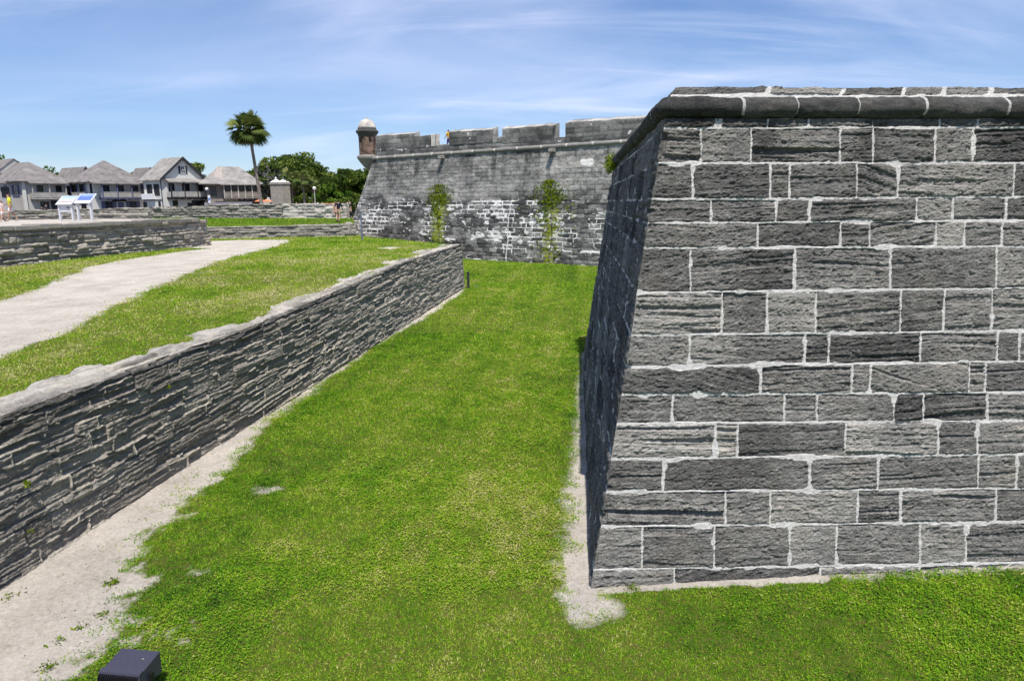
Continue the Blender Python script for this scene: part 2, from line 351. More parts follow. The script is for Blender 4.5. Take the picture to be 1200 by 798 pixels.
for k in range(9):
    t_ = k / 8; nv = nL * (1 - t_) + nF * t_; nv = nv / np.linalg.norm(nv); path.append((c0 - (nL + nF) * cin + (RL * .04 * (1 - t_) + RE * .04 * t_), nv, 0.001 * (k - 4)))
for s_ in np.arange(.11, UMAX, .02): path.append((c0 + RE * s_ - nF * cin, nF, s_))
jm = [1.08, 1.85, 2.73, 3.70, 4.92, 6.1, 7.2, 8.4, 9.5] + [-.9 - 1.15 * k for k in range(12)]
roll_sweep('cordon', path, None, crad, CZ, 15, M['cordon'], jm, 71, bas, RC)
# thin coping course above the roll: one mesh of rough flat stones in bright mortar
def rel_cope(U, Z):
    js = [[1.35, 2.42, 3.33, 3.92, 4.62, 5.7, 6.6, 7.5, 8.6, 9.4, 10.3]]
    bid, dist, _ = masonry(U, Z, [(9, 0)], js, 91, .02)
    zb_ = .016 + .014 * fbm(U * 1.7, U * 0, 95, 2); dist = np.minimum(dist * .8, np.maximum(Z - zb_, 0))
    d, mk, tn = coquina_relief(U, Z, bid, dist, 91, .5, -.012, .024)
    return d, mk, tn + .05
CB = rp(0, 0, TOPZ) + np.array([.085, .065, .297]); 
cp1 = wall_grid('coping', np.arange(.0, UMAX - .1, .014), np.linspace(-.02, .15, 22), CB, RE, np.array([.6, .6, 1.]), RN, rel_cope, M['coquina'], bas, RC, lambda U, Z: sst(-.002, .06, U))
cp2 = wall_grid('coping', np.arange(.0, LLEN - .1, .05), np.linspace(-.02, .15, 8), CB, RL, np.array([.6, .6, 1.]), LNn, rel_cope, M['coquina'], bas, RC, lambda U, Z: sst(-.002, .06, U))
for cp_, e_ in ((cp1, RE), (cp2, RL)):
    n_ = len(cp_.data.vertices); co = np.zeros(n_ * 3, np.float32); cp_.data.vertices.foreach_get('co', co); co = co.reshape(-1, 3); ua = co @ e_
    co[:, 2] += (np.clip(co[:, 2] - (CB - RC)[2], 0, 1) / .15) * (.030 * fbm(ua * 1.3, ua * 0, 97, 3) + .014 * fbm(ua * 9, ua * 0, 98, 2) - .012) * sst(0, .15, ua); cp_.data.vertices.foreach_set('co', co.ravel()); cp_.data.update()
tp = MB(); tp.hexa([CB + RE * 0 + np.array([.06, .06, .0]), CB + RE * (UMAX - .2) + np.array([0, .06, 0]), CB + RE * (UMAX - .2) + RL * (LLEN - .2), CB + RL * (LLEN - .2) + np.array([.06, 0, 0])],
                   [CB + np.array([.14, .12, .137]), CB + RE * (UMAX - .2) + np.array([0, .22, .128]), CB + RE * (UMAX - .2) + RL * (LLEN - .2) + np.array([0, 0, .128]), CB + RL * (LLEN - .2) + np.array([.22, 0, .128])])
tp.build('terreplein', M['cordon'], bas, off=RC)

# ---------------------------------------------------------- the counterscarp retaining wall on the left
K0 = np.array([-7.3, 8.81, 0.]); KD = np.array([4.33, 34.69, 0]); KD /= np.linalg.norm(KD); KN = np.array([KD[1], -KD[0], 0])   # KN points into the moat
KB = -KN * .06 + np.array([0, 0, 1.]); KL = 34.9; KS = -7.0
def ktop(u): u = np.asarray(u, float); return 2.34 + .42 * sst(6, 24, u) + .05 * sst(3, -4, u)
kw = thing('retaining_wall', 'long low counterscarp wall of rough layered coquina slabs between lawn and footpath', 'wall', tuple(K0))
rk = random.Random(3); kl = [3.0]
while kl[-1] > -.3: kl.append(kl[-1] - rk.choice([.12, .15, .19, .24, .29]))
KLn = [(z, .0) for z in kl]; KJ = [rand_joints(rk, KS - 1, KL + 1, .35, 1.7) for _ in kl]
def rel_k(U, Z):
    tz = ktop(U); t = Z / tz                                    # Z given in real heights
    Zc = Z + (2.76 - tz) * .8 + .035 * fbm(U * .35, Z * .5, 201) 
    bid, dist, ci = masonry(U, Zc, KLn, KJ, 203, .03)
    h1, h2, h3, h4 = (hashv(bid, k) for k in (1, 2, 3, 4)); o = h3 * 30
    zz = Zc + (h1 - .5) * .06 * U + .03 * fbm(U * .9 + o, Zc * 2, 204) + .008 * fbm(U * 5, Zc * 5, 214)
    lay = fbm(U * .18 + o, zz * 13 + o, 205, 4, .66); l2 = fbm(U * 1.8 + o, zz * 34, 206, 3, .6); fine = fbm(U * 20, Zc * 40, 207, 3, .7)
    cut = sst(.10, .30, -fbm(U * .30 + 2 * o, zz * 8 - o, 208, 3, .5)) * (.4 + .6 * vn(U * 1.1, Zc * 4, 215))
    d = (h2 - .5) * .058 + .028 * lay + .022 * l2 + .018 * fine - .045 * cut
    w = .014 * (1 + .9 * fbm(U * 4, Zc * 6, 209, 3))
    mk = 1 - sst(w * .7, w * 1.5, dist)
    pres = sst(-.15, .2, fbm(U * 1.3, Zc * 2.2, 210, 3))        # joint mortar survives in places and stands proud
    dj = np.where(pres > .5, .030 + .02 * fbm(U * 14, Zc * 14, 211, 2), -.042 + .02 * fine)
    d = d * (1 - mk) + dj * mk
    d = d + .03 * fbm(U * .45, Zc * .9, 212, 3) - .06 * sst(.30, .5, fbm(U * .7, Zc * 4.2, 213, 3)) - .05 * sst(.86, 1, t) * h2
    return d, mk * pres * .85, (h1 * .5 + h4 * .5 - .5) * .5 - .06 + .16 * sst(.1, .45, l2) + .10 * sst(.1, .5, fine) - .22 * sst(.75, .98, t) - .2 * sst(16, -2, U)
g = [KS]
while g[-1] < KL: g.append(g[-1] + max(.0125, .00135 * (8.8 + g[-1])))
ku = np.array(g); kt = np.linspace(-.03, 1, 215)
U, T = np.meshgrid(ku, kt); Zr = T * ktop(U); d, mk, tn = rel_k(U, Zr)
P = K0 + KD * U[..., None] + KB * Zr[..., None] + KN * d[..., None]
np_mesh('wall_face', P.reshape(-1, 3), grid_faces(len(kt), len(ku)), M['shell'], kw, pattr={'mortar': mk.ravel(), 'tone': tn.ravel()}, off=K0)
# capping: pale worn slabs along the top, ragged towards the grass
wv = np.concatenate([np.linspace(-.015, .16, 10), np.linspace(.19, 1.75, 60)])
U, Wd = np.meshgrid(ku, wv)
cj = [[x] for x in [0]]
capl = rand_joints(rk, KS - 1, KL + 2, .5, 1.6)
def cap_edge(u): return .78 + .5 * fbm(u * .35, 0 * u, 301, 3) + .55 * fbm(u * 1.1, 0 * u + 3, 302, 3) + .12 * sst(0, -6, u - 6) 
kk = np.searchsorted(capl, U + .06 * fbm(U * 3, Wd * 3, 303)); cl = np.array(capl); du = np.minimum(np.abs(U - cl[np.clip(kk - 1, 0, len(cl) - 1)]), np.abs(cl[np.clip(kk, 0, len(cl) - 1)] - U))
hb = _h(kk.astype(float), np.floor(Wd / .55 + .3 * vn(U, U * 0, 9)), 307)
zt = ktop(U) + (hb - .5) * .05 + .045 * fbm(U * 1.2, Wd * 7, 304, 5, .65) + .022 * fbm(U * 8, Wd * 26, 305, 3, .7) - .045 * sst(.12, .22, fbm(U * .5, Wd * 6 + .6 * U, 311, 4))  - .03 * np.exp(-(du / .03) ** 2) - .05 * sst(.2, .4, fbm(U * .6, Wd * 5, 308, 3))
zt -= .045 * sst(.06, -.03, Wd + .05 * fbm(U * 2.2, U * 0, 309, 3)) ** 1.3 + .22 * sst(-.05, .22, Wd - cap_edge(U) - .10 * fbm(U * 5, Wd * 5, 306, 2))
XY = K0 + KD * U[..., None] + KB * ktop(U)[..., None] * np.array([1, 1, 0]) - KN * Wd[..., None]
P = np.stack([XY[..., 0], XY[..., 1], zt], -1)
np_mesh('capping', P.reshape(-1, 3), grid_faces(len(wv), len(ku)), M['pale'], kw, pattr={'mortar': 0 * zt.ravel(), 'tone': ((hb - .5) * .35 - .55 * sst(.12, .0, Wd + .06 * fbm(U * 2.2, U * 0, 309, 3)) - .25 * sst(.05, .4, fbm(U * .8, Wd * 5, 310, 4)) + .15 * fbm(U * 4, Wd * 12, 312, 3)).ravel()}, off=K0)
KE = K0 + KD * KL; KEt = KE + KB * float(ktop(KL))
# return of that wall at its far end, turning away from the moat
D2 = np.array([-.56, .83, 0]); D2 /= np.linalg.norm(D2); N2 = np.array([D2[1], -D2[0], 0])
U, T = np.meshgrid(np.arange(0, 18, .08), np.linspace(-.03, 1, 40)); Zr = T * 2.76; d, mk, tn = rel_k(U + 50, Zr)
P = KE + D2 * U[..., None] + (-N2 * .06 + np.array([0, 0, 1])) * Zr[..., None] + N2 * (d * sst(0, .2, U))[..., None]
np_mesh('wall_face', P.reshape(-1, 3), grid_faces(*U.shape), M['shell'], kw, pattr={'mortar': mk.ravel(), 'tone': tn.ravel()}, off=K0)

# ---------------------------------------------------------- the far fortress wall
B0 = np.array([-4.85, 65.87, 0.]); FD = np.array([-.80, .594, 0]); FD /= np.linalg.norm(FD); FI = np.array([.594, .80, 0])   # FI inward
FB = FI * .15 + np.array([0, 0, 1.]); FNo = np.cross(FD, FB); FNo /= np.linalg.norm(FNo)
if FNo[1] > 0: FNo = -FNo
TIPB = 17.5; TIPT = 13.2; CH = 9.85
fort = thing('fortress_wall', 'far fortress bastion wall with merlons, vines and patchy white mortar', 'fortress', tuple(B0))
fl = [13.4]; rf = random.Random(11)
while fl[-1] > -.2: fl.append(fl[-1] - rf.choice([.32, .38, .42]))
FL = [(z, 0) for z in fl]; FJ = [rand_joints(rf, -30, 20, .55, 1.5) for _ in fl]
def rel_f(U, Z):
    bid, dist, _ = masonry(U, Z, FL, FJ, 401, .03)
    h1, h2, h3 = (hashv(bid, k) for k in (1, 2, 3))
    band = sst(6.3, 5.2, Z + .7 * fbm(U * .25, Z * .3, 403, 3) - .03 * U) * (.55 + .45 * sst(.6, 1.6, Z)); plas = 1 - sst(6.6, 5.4, Z + 1.3 * fbm(U * .2, Z * .2, 404, 3))
    rep = sst(-.15, .25, fbm(U * .30, Z * .55, 405, 4) + .12)
    w = .030 + .10 * np.clip(fbm(U * 1.1, Z * 2.6, 406, 4) + .12, 0, 1) * rep + .02 * fbm(U * 5, Z * 7, 416, 3)
    mk = (1 - sst(w * .8, w * 1.25, dist)) * np.clip(band * (.40 + rep), 0, 1) * sst(-.30, -.02, fbm(U * .9, Z * 1.9, 407, 4))
    mk = np.maximum(mk, sst(.36, .46, fbm(U * .75 + 4, Z * 1.7, 408, 4)) * band * sst(.09, .0, np.minimum(dist, .3) - .1))
    mk = np.maximum(mk, (1 - sst(.02, .05, dist)) * .30 * sst(.2, .5, fbm(U * .25 + 9, Z * .5, 409, 3)) * plas)
    mk = np.maximum(mk, sst(.36, .52, fbm(U * 2.4, Z * 6.5, 419, 3)) * band * .95 * sst(.0, .3, fbm(U * .6, Z * .8, 420, 3) + .15))
    mk = np.maximum(mk, sst(1.0, .75, np.hypot((U + 13.1) / .75, (Z - 8.55) / .42) + .5 * fbm(U * 2, Z * 3, 410, 2)))
    mk = np.maximum(mk, sst(.07, .03, np.abs(U + 5.4 + .12 * fbm(Z * 1.5, Z * 0, 411, 3))) * sst(5.2, 4.8, Z))
    d = (h1 - .5) * .05 * (1 - .7 * plas) + .02 * fbm(U * 1.5, Z * 4, 412, 3) - .035 * np.exp(-(dist / .05) ** 2) * (1 - mk) * (1 - .8 * plas) + .02 * mk + .03 * fbm(U * 4, Z * 6, 413, 3)
    sp = np.exp(-((U - 3.0) / 1.1) ** 2) + np.exp(-((U + 9.9) / 1.2) ** 2)
    tone = (h2 - .5) * .40 * (1 - .65 * plas) - .05 - .16 * sst(.05, .4, fbm(U * .5 + 7, Z * 1.2, 417, 4)) - .22 * sst(.0, .4, fbm(U * 1.6, Z * .12, 418, 4)) * sst(5.0, 9.8, Z) - .16 * (1 - sst(.02, .07, dist)) * (mk < .3) + .24 * fbm(U * .35, Z * .6, 414, 4) * plas + .16 * fbm(U * 2.5, Z * 3, 415, 3) - .12 * (1 - plas) + .12 * plas + .1 * sst(12, 15, U)
    rel_f.extra = np.clip((np.exp(-((U - 3.2) / 1.5) ** 2) * sst(7.2, 6.0, Z) * .66 + np.exp(-((U + 10) / 1.7) ** 2) * sst(7, 5.6, Z) * .58), 0, 1)
    return d, mk, tone
zs = np.linspace(-.1, CH, 170); tt = np.linspace(0, 1, 620)
Tm, Zm = np.meshgrid(tt, zs); uend = TIPB + (TIPT - TIPB) * Zm / CH; Um = -24 + Tm * (uend + 24)
d, mk, tn = rel_f(Um, Zm); d = d * sst(1, .995, Tm)
P = B0 + FD * Um[..., None] + FB * Zm[..., None] + FNo * d[..., None]
np_mesh('wall_face', P.reshape(-1, 3), grid_faces(len(zs), len(tt)), M['fort'], fort, pattr={'mortar': mk.ravel(), 'tone': tn.ravel(), 'moss': rel_f.extra.ravel()}, off=B0)
def fp(u, w, z): return B0 + FD * u + FI * w + np.array([0, 0, z])     # plan point, w inward from the foot line
tipb = fp(TIPB, 0, 0); tipt = B0 + FD * TIPT + FB * CH
D3 = np.array([-.16, 1, 0]); D3 /= np.linalg.norm(D3)
# flank behind the tip and backing
U, Z = np.meshgrid(np.linspace(0, 26, 160), np.linspace(0, 1, 60)); 
P = tipb * (1 - Z[..., None]) + (tipt + 0) * Z[..., None] + D3 * U[..., None]
z_ = P[..., 2]; d, mk, tn = rel_f(U * .9 - 22, z_)
P = P + np.array([-1, -.16, .1]) * (d * sst(0, .3, U))[..., None]
np_mesh('wall_face', P.reshape(-1, 3), grid_faces(60, 160), M['fort'], fort, pattr={'mortar': mk.ravel(), 'tone': (tn + .08).ravel(), 'moss': 0 * tn.ravel()}, off=B0)
top_w = .15 * CH
MB().prism([tuple(fp(-24, top_w + .1, 0)[:2]), tuple((tipt + FI * .12 + np.array([.15, 0, 0]))[:2]), tuple((tipt + D3 * 26)[:2] + np.array([.2, 0])), tuple(fp(-24, 26, 0)[:2])], 6.0, CH + .12).build('terreplein', M['dome'], fort, off=B0)
# cordon roll
pth = []
nO = -FI
for u in np.arange(-24, TIPT + .01, .2): pth.append((B0 + FD * u + FI * (top_w + .02), nO, u))
jf = list(np.arange(-24, 14, 1.3))
M['fcord'] = stone('fort_cordon_stone', [(.3, (.09, .09, .088)), (.5, (.2, .195, .185)), (.7, (.33, .32, .295)), (.85, (.45, .43, .39))], (.6, .58, .54), fine=14, big=.3)
roll_sweep('cordon', pth, None, .19, CH + .17, 9, M['fcord'], jf, 501, fort, B0)
# parapet: low sill wall, merlons with sloping tops
def rel_mer(seed):
    def f(U, Z):
        bid, dist, _ = masonry(U, Z, FL, FJ, seed, .03); h1, h2 = hashv(bid, 1), hashv(bid, 2)
        return .03 * fbm(U * 2, Z * 3, seed, 4) - .02 * np.exp(-(dist / .04) ** 2), sst(.50, .6, fbm(U * .9, Z * 1.3, seed + 2, 4)) * .8, (h2 - .5) * .25 - .13 + .22 * fbm(U * .8, Z * .7, seed + 3, 4) - .12 * (1 - sst(.02, .06, dist))
    return f
def merlon(name, u0, u1, z0, z1a, z1b, th, drop, mat, seed, front=.12):
    """block of the parapet: z1a / z1b outer top height at u0 / u1; its superior slope rises inwards by drop"""
    n = max(4, int((u1 - u0) / .12)); mz = max(4, int((max(z1a, z1b) - z0) / .12)); rows = []; w0 = top_w + front
    us_ = np.linspace(u0, u1, n); f = rel_mer(seed); V = []; MK = []; TN = []; MO = []
    prof = [(w0 + .02 * (k / mz), k / mz, 0) for k in range(mz + 1)] + [(w0 + th * q, 1, drop * q) for q in (.06, .3, .65, 1.0)] + [(w0 + th, 0, 0)]
    for w, q, dz in prof:
        zt = z0 + (z1a + (z1b - z1a) * (us_ - u0) / (u1 - u0) - z0) * q + dz + (.05 * fbm(us_ * 1.5, us_ * 0 + q, seed + 7, 3) if q == 1 else 0)
        d, mk, tn = f(us_, zt); d = d if w < w0 + .1 else 0 * d
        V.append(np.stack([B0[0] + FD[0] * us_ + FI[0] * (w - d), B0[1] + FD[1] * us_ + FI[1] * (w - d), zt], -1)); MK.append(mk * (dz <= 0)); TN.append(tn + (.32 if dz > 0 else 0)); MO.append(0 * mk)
    V = np.array(V); nr = len(prof); F_ = list(grid_faces(nr, n)); 
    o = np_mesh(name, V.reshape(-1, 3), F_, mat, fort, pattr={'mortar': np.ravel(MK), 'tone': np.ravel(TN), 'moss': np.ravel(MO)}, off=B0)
    cap_ends(o, nr, n); return o
zs_ = CH + .30
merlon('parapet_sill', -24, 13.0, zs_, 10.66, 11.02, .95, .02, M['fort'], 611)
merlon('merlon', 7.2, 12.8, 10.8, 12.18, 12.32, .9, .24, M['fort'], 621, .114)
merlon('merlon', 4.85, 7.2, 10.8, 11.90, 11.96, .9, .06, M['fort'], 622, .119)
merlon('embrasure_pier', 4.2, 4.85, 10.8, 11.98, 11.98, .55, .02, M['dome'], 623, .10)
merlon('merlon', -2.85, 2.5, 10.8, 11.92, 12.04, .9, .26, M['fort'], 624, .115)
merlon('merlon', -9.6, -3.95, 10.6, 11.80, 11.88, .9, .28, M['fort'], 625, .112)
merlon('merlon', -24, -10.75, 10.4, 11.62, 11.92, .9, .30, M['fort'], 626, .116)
merlon('embrasure_sill', -3.95, -2.85, 10.7, 11.18, 11.22, .6, .02, M['fort'], 627, .121)
# water spouts
for u in (3.15, -9.7):
    q = MB(); c = fp(u, top_w - .15, CH - .32)
    q.hexa([c - FD * .22 - FI * .55, c + FD * .22 - FI * .55, c + FD * .22 + FI * .4, c - FD * .22 + FI * .4], [c - FD * .2 - FI * .5 + np.array([0, 0, .3]), c + FD * .2 - FI * .5 + np.array([0, 0, .3]), c + FD * .2 + FI * .4 + np.array([0, 0, .34]), c - FD * .2 + FI * .4 + np.array([0, 0, .34])])
    q.build('water_spout', M['fcord'], fort, off=B0, bevel=.03)
# sentry box on the salient
sb = bpy.data.objects.new('sentry_box', None); link(sb, fort); sc_ = np.array([-15.35, 76.4]); sb.location = tuple(np.array([sc_[0], sc_[1], 9.0]) - B0)
SO = np.array([sc_[0], sc_[1], 9.0])
MB().lathe([(.16, 8.9), (.55, 9.25), (.95, 9.75), (1.12, 10.0), (1.2, 10.1), (1.22, 10.28), (1.12, 10.42), (.9, 10.46)], sc_, 20).build('corbel', M['fcord'], sb, off=SO, smooth=False)
MB().lathe([(.96, 10.40), (.97, 12.45)], sc_, 8).build('turret_wall', M['brick'], sb, off=SO)
MB().lathe([(.99, 12.40), (1.03, 12.62), (1.16, 12.74), (1.22, 12.9), (1.16, 13.02), (1.02, 13.06), (1.0, 13.2), (.98, 13.24)], sc_, 20).build('cornice', M['cordon'], sb, off=SO)
MB().lathe([(.97 * math.cos(a), 13.2 + 1.02 * math.sin(a)) for a in np.linspace(0, 1.45, 9)] + [(.07, 14.24), (.1, 14.34), (.02, 14.46)], sc_, 20).build('dome', M['dome'], sb, off=SO, smooth=True)
for a in (-2.2, -1.1):
    dv = np.array([math.cos(a), math.sin(a)]); c = sc_ + dv * .9
    MB().box(c[0] - .12, c[0] + .12, c[1] - .12, c[1] + .12, 11.95, 12.3, a).build('loophole', flat('loophole_dark_%d' % int(a * 10), (.015, .014, .013)), sb, off=SO)
# ------------------------------------------------------------------ ground materials
def ground_mat(name, sand, thatch, green):
    m, t, b = newmat(name); v = N(t, 'ShaderNodeTexCoord').outputs['Object']
    n1 = noise(t, v, .9, 8, .68); n2 = noise(t, v, 14, 5, .6); n3 = noise(t, v, 42, 5, .75)
    sm = N(t, 'ShaderNodeMath', {0: n2, 1: .35, 2: mul(t, n1, .4)}, operation='MULTIPLY_ADD').outputs[0]
    sm = N(t, 'ShaderNodeMath', {0: n3, 1: .35, 2: sm}, operation='MULTIPLY_ADD').outputs[0]
    sm = N(t, 'ShaderNodeMath', {0: N(t, 'ShaderNodeMath', {0: noise(t, v, 130, 2, .8), 1: .5}, operation='SUBTRACT').outputs[0], 1: .35, 2: sm}, operation='MULTIPLY_ADD').outputs[0]
    sc = ramp(t, sm, [(.38, [sand[0] * .50, sand[1] * .46, sand[2] * .42]), (.48, [x * .86 for x in sand]), (.56, [x * 1.04 for x in sand]), (.68, [min(.8, x * 1.35) for x in sand])])
    sc = mixc(t, mapr(t, noise(t, v, 2.6, 6, .7), .56, .74, 0, .6), sc, (.62, .52, .42), 'MULTIPLY')
    gc = mixc(t, mapr(t, noise(t, v, 9, 5, .7), .42, .6), thatch, green)
    f = N(t, 'ShaderNodeMath', {0: noise(t, v, 11, 5, .7), 1: .7, 2: attr(t, 'bare')}, operation='MULTIPLY_ADD').outputs[0]
    t.links.new(mixc(t, mapr(t, f, .70, .98), gc, sc), b.inputs['Base Color']); b.inputs['Roughness'].default_value = .97; b.inputs['Specular IOR Level'].default_value = .1
    h = N(t, 'ShaderNodeMath', {0: noise(t, v, 140, 3, .7), 1: .5, 2: n3}, operation='MULTIPLY_ADD').outputs[0]
    bp = N(t, 'ShaderNodeBump', {'Strength': .9, 'Distance': .03, 'Height': h}); t.links.new(bp.outputs[0], b.inputs['Normal'])
    return m
SAND = (.46, .422, .372)
M['ground'] = ground_mat('sandy_ground', SAND, (.11, .11, .025), (.07, .13, .010))
def leaf_mat(name, stops, rough=.6, trans=.35, patch=0.0, sat=None):
    """leaf colour from per-face random 'v'; some light passes through the leaf"""
    m = bpy.data.materials.new(name); m.use_nodes = True; t = m.node_tree; t.nodes.clear()
    o = N(t, 'ShaderNodeOutputMaterial'); c = ramp(t, attr(t, 'v'), stops)
    d = N(t, 'ShaderNodeBsdfPrincipled', {'Base Color': c, 'Roughness': rough, 'Specular IOR Level': .1}); tr = N(t, 'ShaderNodeBsdfTranslucent', {'Color': c})
    mxs = N(t, 'ShaderNodeMixShader', {0: trans, 1: d.outputs[0], 2: tr.outputs[0]}); t.links.new(mxs.outputs[0], o.inputs[0]); return m
M['grass'] = leaf_mat('grass_blades', [(0, (.022, .075, .010)), (.20, (.080, .22, .012)), (.43, (.185, .365, .014)), (.64, (.30, .42, .026)), (.83, (.45, .455, .11)), (1, (.62, .57, .30))], .55, .4)

def interp_edge(pts, z):
    q = np.array([atz(x, y, z) for x, y in pts]); q = q[np.argsort(q[:, 1])]; return q[:, 1], q[:, 0]
eyL, exL = interp_edge([(60, 798), (105, 792), (148, 740), (165, 690), (168, 640), (200, 600), (247, 560), (312, 497), (378, 447), (446, 402), (500, 368), (540, 341)], 0)
eyR, exR = interp_edge([(712, 708), (694, 710), (668, 700), (655, 660), (661, 620), (672, 560), (677, 500), (681, 450), (686, 400)], 0)
def front_y(X): return 8.66 + (X - 1.06) * .0823
def moat_bare(X, Y):
    """signed metres: > 0 bare sand, < 0 lawn"""
    n = .72 * fbm(X * 1.0, Y * 1.0, 801, 5, .62) + .34 * fbm(X * 5, Y * 5, 802, 4)
    near = np.clip((18 - Y) / 9, .35, 1) * np.where(X > -1.2, .45, 1)
    l = np.interp(Y, eyL, exL) - X
    l = l + .45 * fbm(X * .5, Y * .28, 804, 3) * sst(10, 16, Y) + .12 * sst(18, 30, Y)
    l = np.where(Y > 43.8, -9., l)
    fx = front_y(X)
    r1 = np.where((Y > fx - .15) & (X < 4.5), X - np.interp(Y, eyR, exR), -9.) 
    r1 = np.where(Y > 24, -9., r1)
    r2 = np.where((X > .75) & (Y < fx + 1), Y - (fx - .07), -9.)
    tip = .22 - np.hypot(X - 1.0, (Y - 8.35) * .9)
    p = np.full(X.shape, -9.)
    for (x_, y_, r) in ((235, 684, .05), (215, 738, .10), (232, 672, .02), (320, 572, .04)):
        c = atz(x_, y_, 0); p = np.maximum(p, r - np.hypot((X - c[0]), (Y - c[1]) * 1.3))
    far = .0 - np.hypot(X + 2.3, (Y - 44.0) * .35)
    return np.maximum.reduce([l, r1, r2, tip, p, far]) + n * near
def moat_patch(X, Y):
    """tone of the turf: 0 lush .. 1 dry"""
    base = .48 + .20 * fbm(X * .33, Y * .25, 811, 4) + .16 * fbm(X * 1.4, Y * 1.2, 812, 4) + .10 * fbm(X * 4, Y * 3, 813, 3)
    wl = np.interp(Y, eyL, exL)
    base -= .14 * np.exp(-((X - wl - .9) / .9) ** 2) * (Y < 30)                  # greener by the counterscarp
    base += .10 * np.exp(-((X - .0) / 1.3) ** 2) * (Y < 13)                       # drier middle in front
    base -= .14 * sst(1.4, 3.2, X) * (Y < 9.5)
    base -= .13 * np.exp(-((X - (1.0 + .085 * (Y - 9))) / .45) ** 2) * (Y > 12)
    k = X - (-7.3 + (Y - 8.81) * .1248)                                            # wheel tracks following the wall
    base += .17 * fbm(k * 1.5, Y * .06, 815, 3) * sst(10, 18, Y)
    base += .13 * np.exp(-((k - 2.3) / .22) ** 2) * sst(16, 22, Y) + .11 * np.exp(-((k - 3.6) / .22) ** 2) * sst(16, 22, Y)
    return base
# ------------------------------------------------------------------ moat floor
ys = [2.5]
while ys[-1] < 92: ys.append(ys[-1] + max(.045, .0065 * ys[-1]))
ys = np.array(ys); xs = np.concatenate([np.arange(-9, 3, .055), np.arange(3, 13, .09), np.arange(13, 40, .8)])
X, Y = np.meshgrid(xs, ys); b_ = moat_bare(X, Y)
Zg = .025 * fbm(X * .5, Y * .5, 821, 3) + .014 * fbm(X * 3, Y * 3, 822, 3) + .008 * fbm(X * 11, Y * 11, 823, 2)
o = np_mesh('moat_floor', np.stack([X, Y, Zg], -1).reshape(-1, 3), grid_faces(len(ys), len(xs)), M['ground'], pattr={'bare': sst(-.55, .32, b_).ravel() * .85}, smooth=True)
tag(o, kind='structure')
o = np_mesh('ground', [(-3000, -3000, -.12), (3000, -3000, -.12), (3000, 4000, -.12), (-3000, 4000, -.12)], [(0, 1, 2, 3)], M['ground'], pattr={'bare': [0, 0, 0, 0]}); tag(o, kind='structure')

def blades(X, Y, Z, pt, seed, L0=.042, Wd0=.0078, leafy=None, up=.55):
    r = np.random.default_rng(seed); n = len(X); dist = np.hypot(X, Y)
    k = np.maximum(1, (dist / 8.5)) ** .85
    L = L0 * k ** .8 * r.uniform(.35, 1.5, n); Wd = Wd0 * k * r.uniform(.6, 1.4, n)
    if leafy is not None: Wd = np.where(leafy, Wd * 1.9, Wd); L = np.where(leafy, L * .7, L)
    a = r.uniform(0, 2 * np.pi, n); el = np.arcsin(np.clip(r.normal(up, .28, n), .03, .99)); 
    if leafy is not None: el = np.where(leafy, np.abs(r.normal(.15, .25, n)), el)
    D = np.stack([np.cos(a) * np.cos(el), np.sin(a) * np.cos(el), np.sin(el)], -1); Sd = np.stack([-np.sin(a), np.cos(a), r.normal(0, .35, n)], -1)
    Bp = np.stack([X, Y, Z - .004], -1); 
    if leafy is not None: Bp[:, 2] += np.where(leafy, r.uniform(.005, .05, n), 0)
    Mi = Bp + D * (L * .5)[:, None]; T = Bp + D * L[:, None]; T[:, 2] -= L * .18 * np.cos(el)
    V = np.stack([Bp, Mi - Sd * Wd[:, None] * .5, T, Mi + Sd * Wd[:, None] * .5], 1).reshape(-1, 3)
    Fq = np.arange(n * 4).reshape(-1, 4); v = np.clip(pt + r.normal(0, .16, n) + .26 * fbm(X * 5, Y * 3.2, seed + 31, 4, .65) + .14 * fbm(X * 1.3, Y * .9, seed + 35, 4) + np.where(r.random(n) < .03, .35, 0), 0.01, .99)
    return V, Fq, v
def scatter(name, regs, barefn, zfn, patchfn, seed, leafyfn=None, mat=None, okfn=None, **kw):
    r = np.random.default_rng(seed); VX, VY = [], []
    for (x0, x1, y0, y1, dens) in regs:
        n = int((x1 - x0) * (y1 - y0) * dens); VX.append(r.uniform(x0, x1, n)); VY.append(r.uniform(y0, y1, n))
    X = np.concatenate(VX); Y = np.concatenate(VY)
    ok = np.abs(X) < .80 * Y + np.where(X > 0, 7.5, 1.6)
    if okfn is not None: ok &= okfn(X, Y)
    X, Y = X[ok], Y[ok]; b = barefn(X, Y)
    keep = r.random(len(X)) < np.clip(sst(.24, -.42, b + .35 * fbm(X * 4, Y * 4, seed + 12, 3)) + .16 * sst(1.1, .0, b) * sst(.12, .4, fbm(X * 3.1, Y * 3.1, seed + 9, 4)), 0, 1)
    thin = .55 + .45 * sst(-.35, .15, fbm(X * 5.0, Y * 5.0, seed + 10, 3)); keep &= r.random(len(X)) < thin
    X, Y = X[keep], Y[keep]; lf = leafyfn(X, Y, r) if leafyfn else None
    V, Fq, v = blades(X, Y, zfn(X, Y), patchfn(X, Y), seed + 1, leafy=lf, **kw)
    o = np_mesh(name, V, Fq, mat or M['grass'], fattr={'v': v}); tag(o, kind='stuff'); return o
def zmoat(X, Y): return .025 * fbm(X * .5, Y * .5, 821, 3) + .014 * fbm(X * 3, Y * 3, 822, 3)
def okmoat(X, Y):
    fx = front_y(X); inb = (X > 1.0) & (Y > fx + .02) & ((X - 1.06) - (Y - 8.66) * .0963 > -.02) & (Y < 24.5)
    kk = X - (-7.3 + (Y - 8.81) * .1248); return (~inb) & ((kk > .05) | (Y > 43.6))
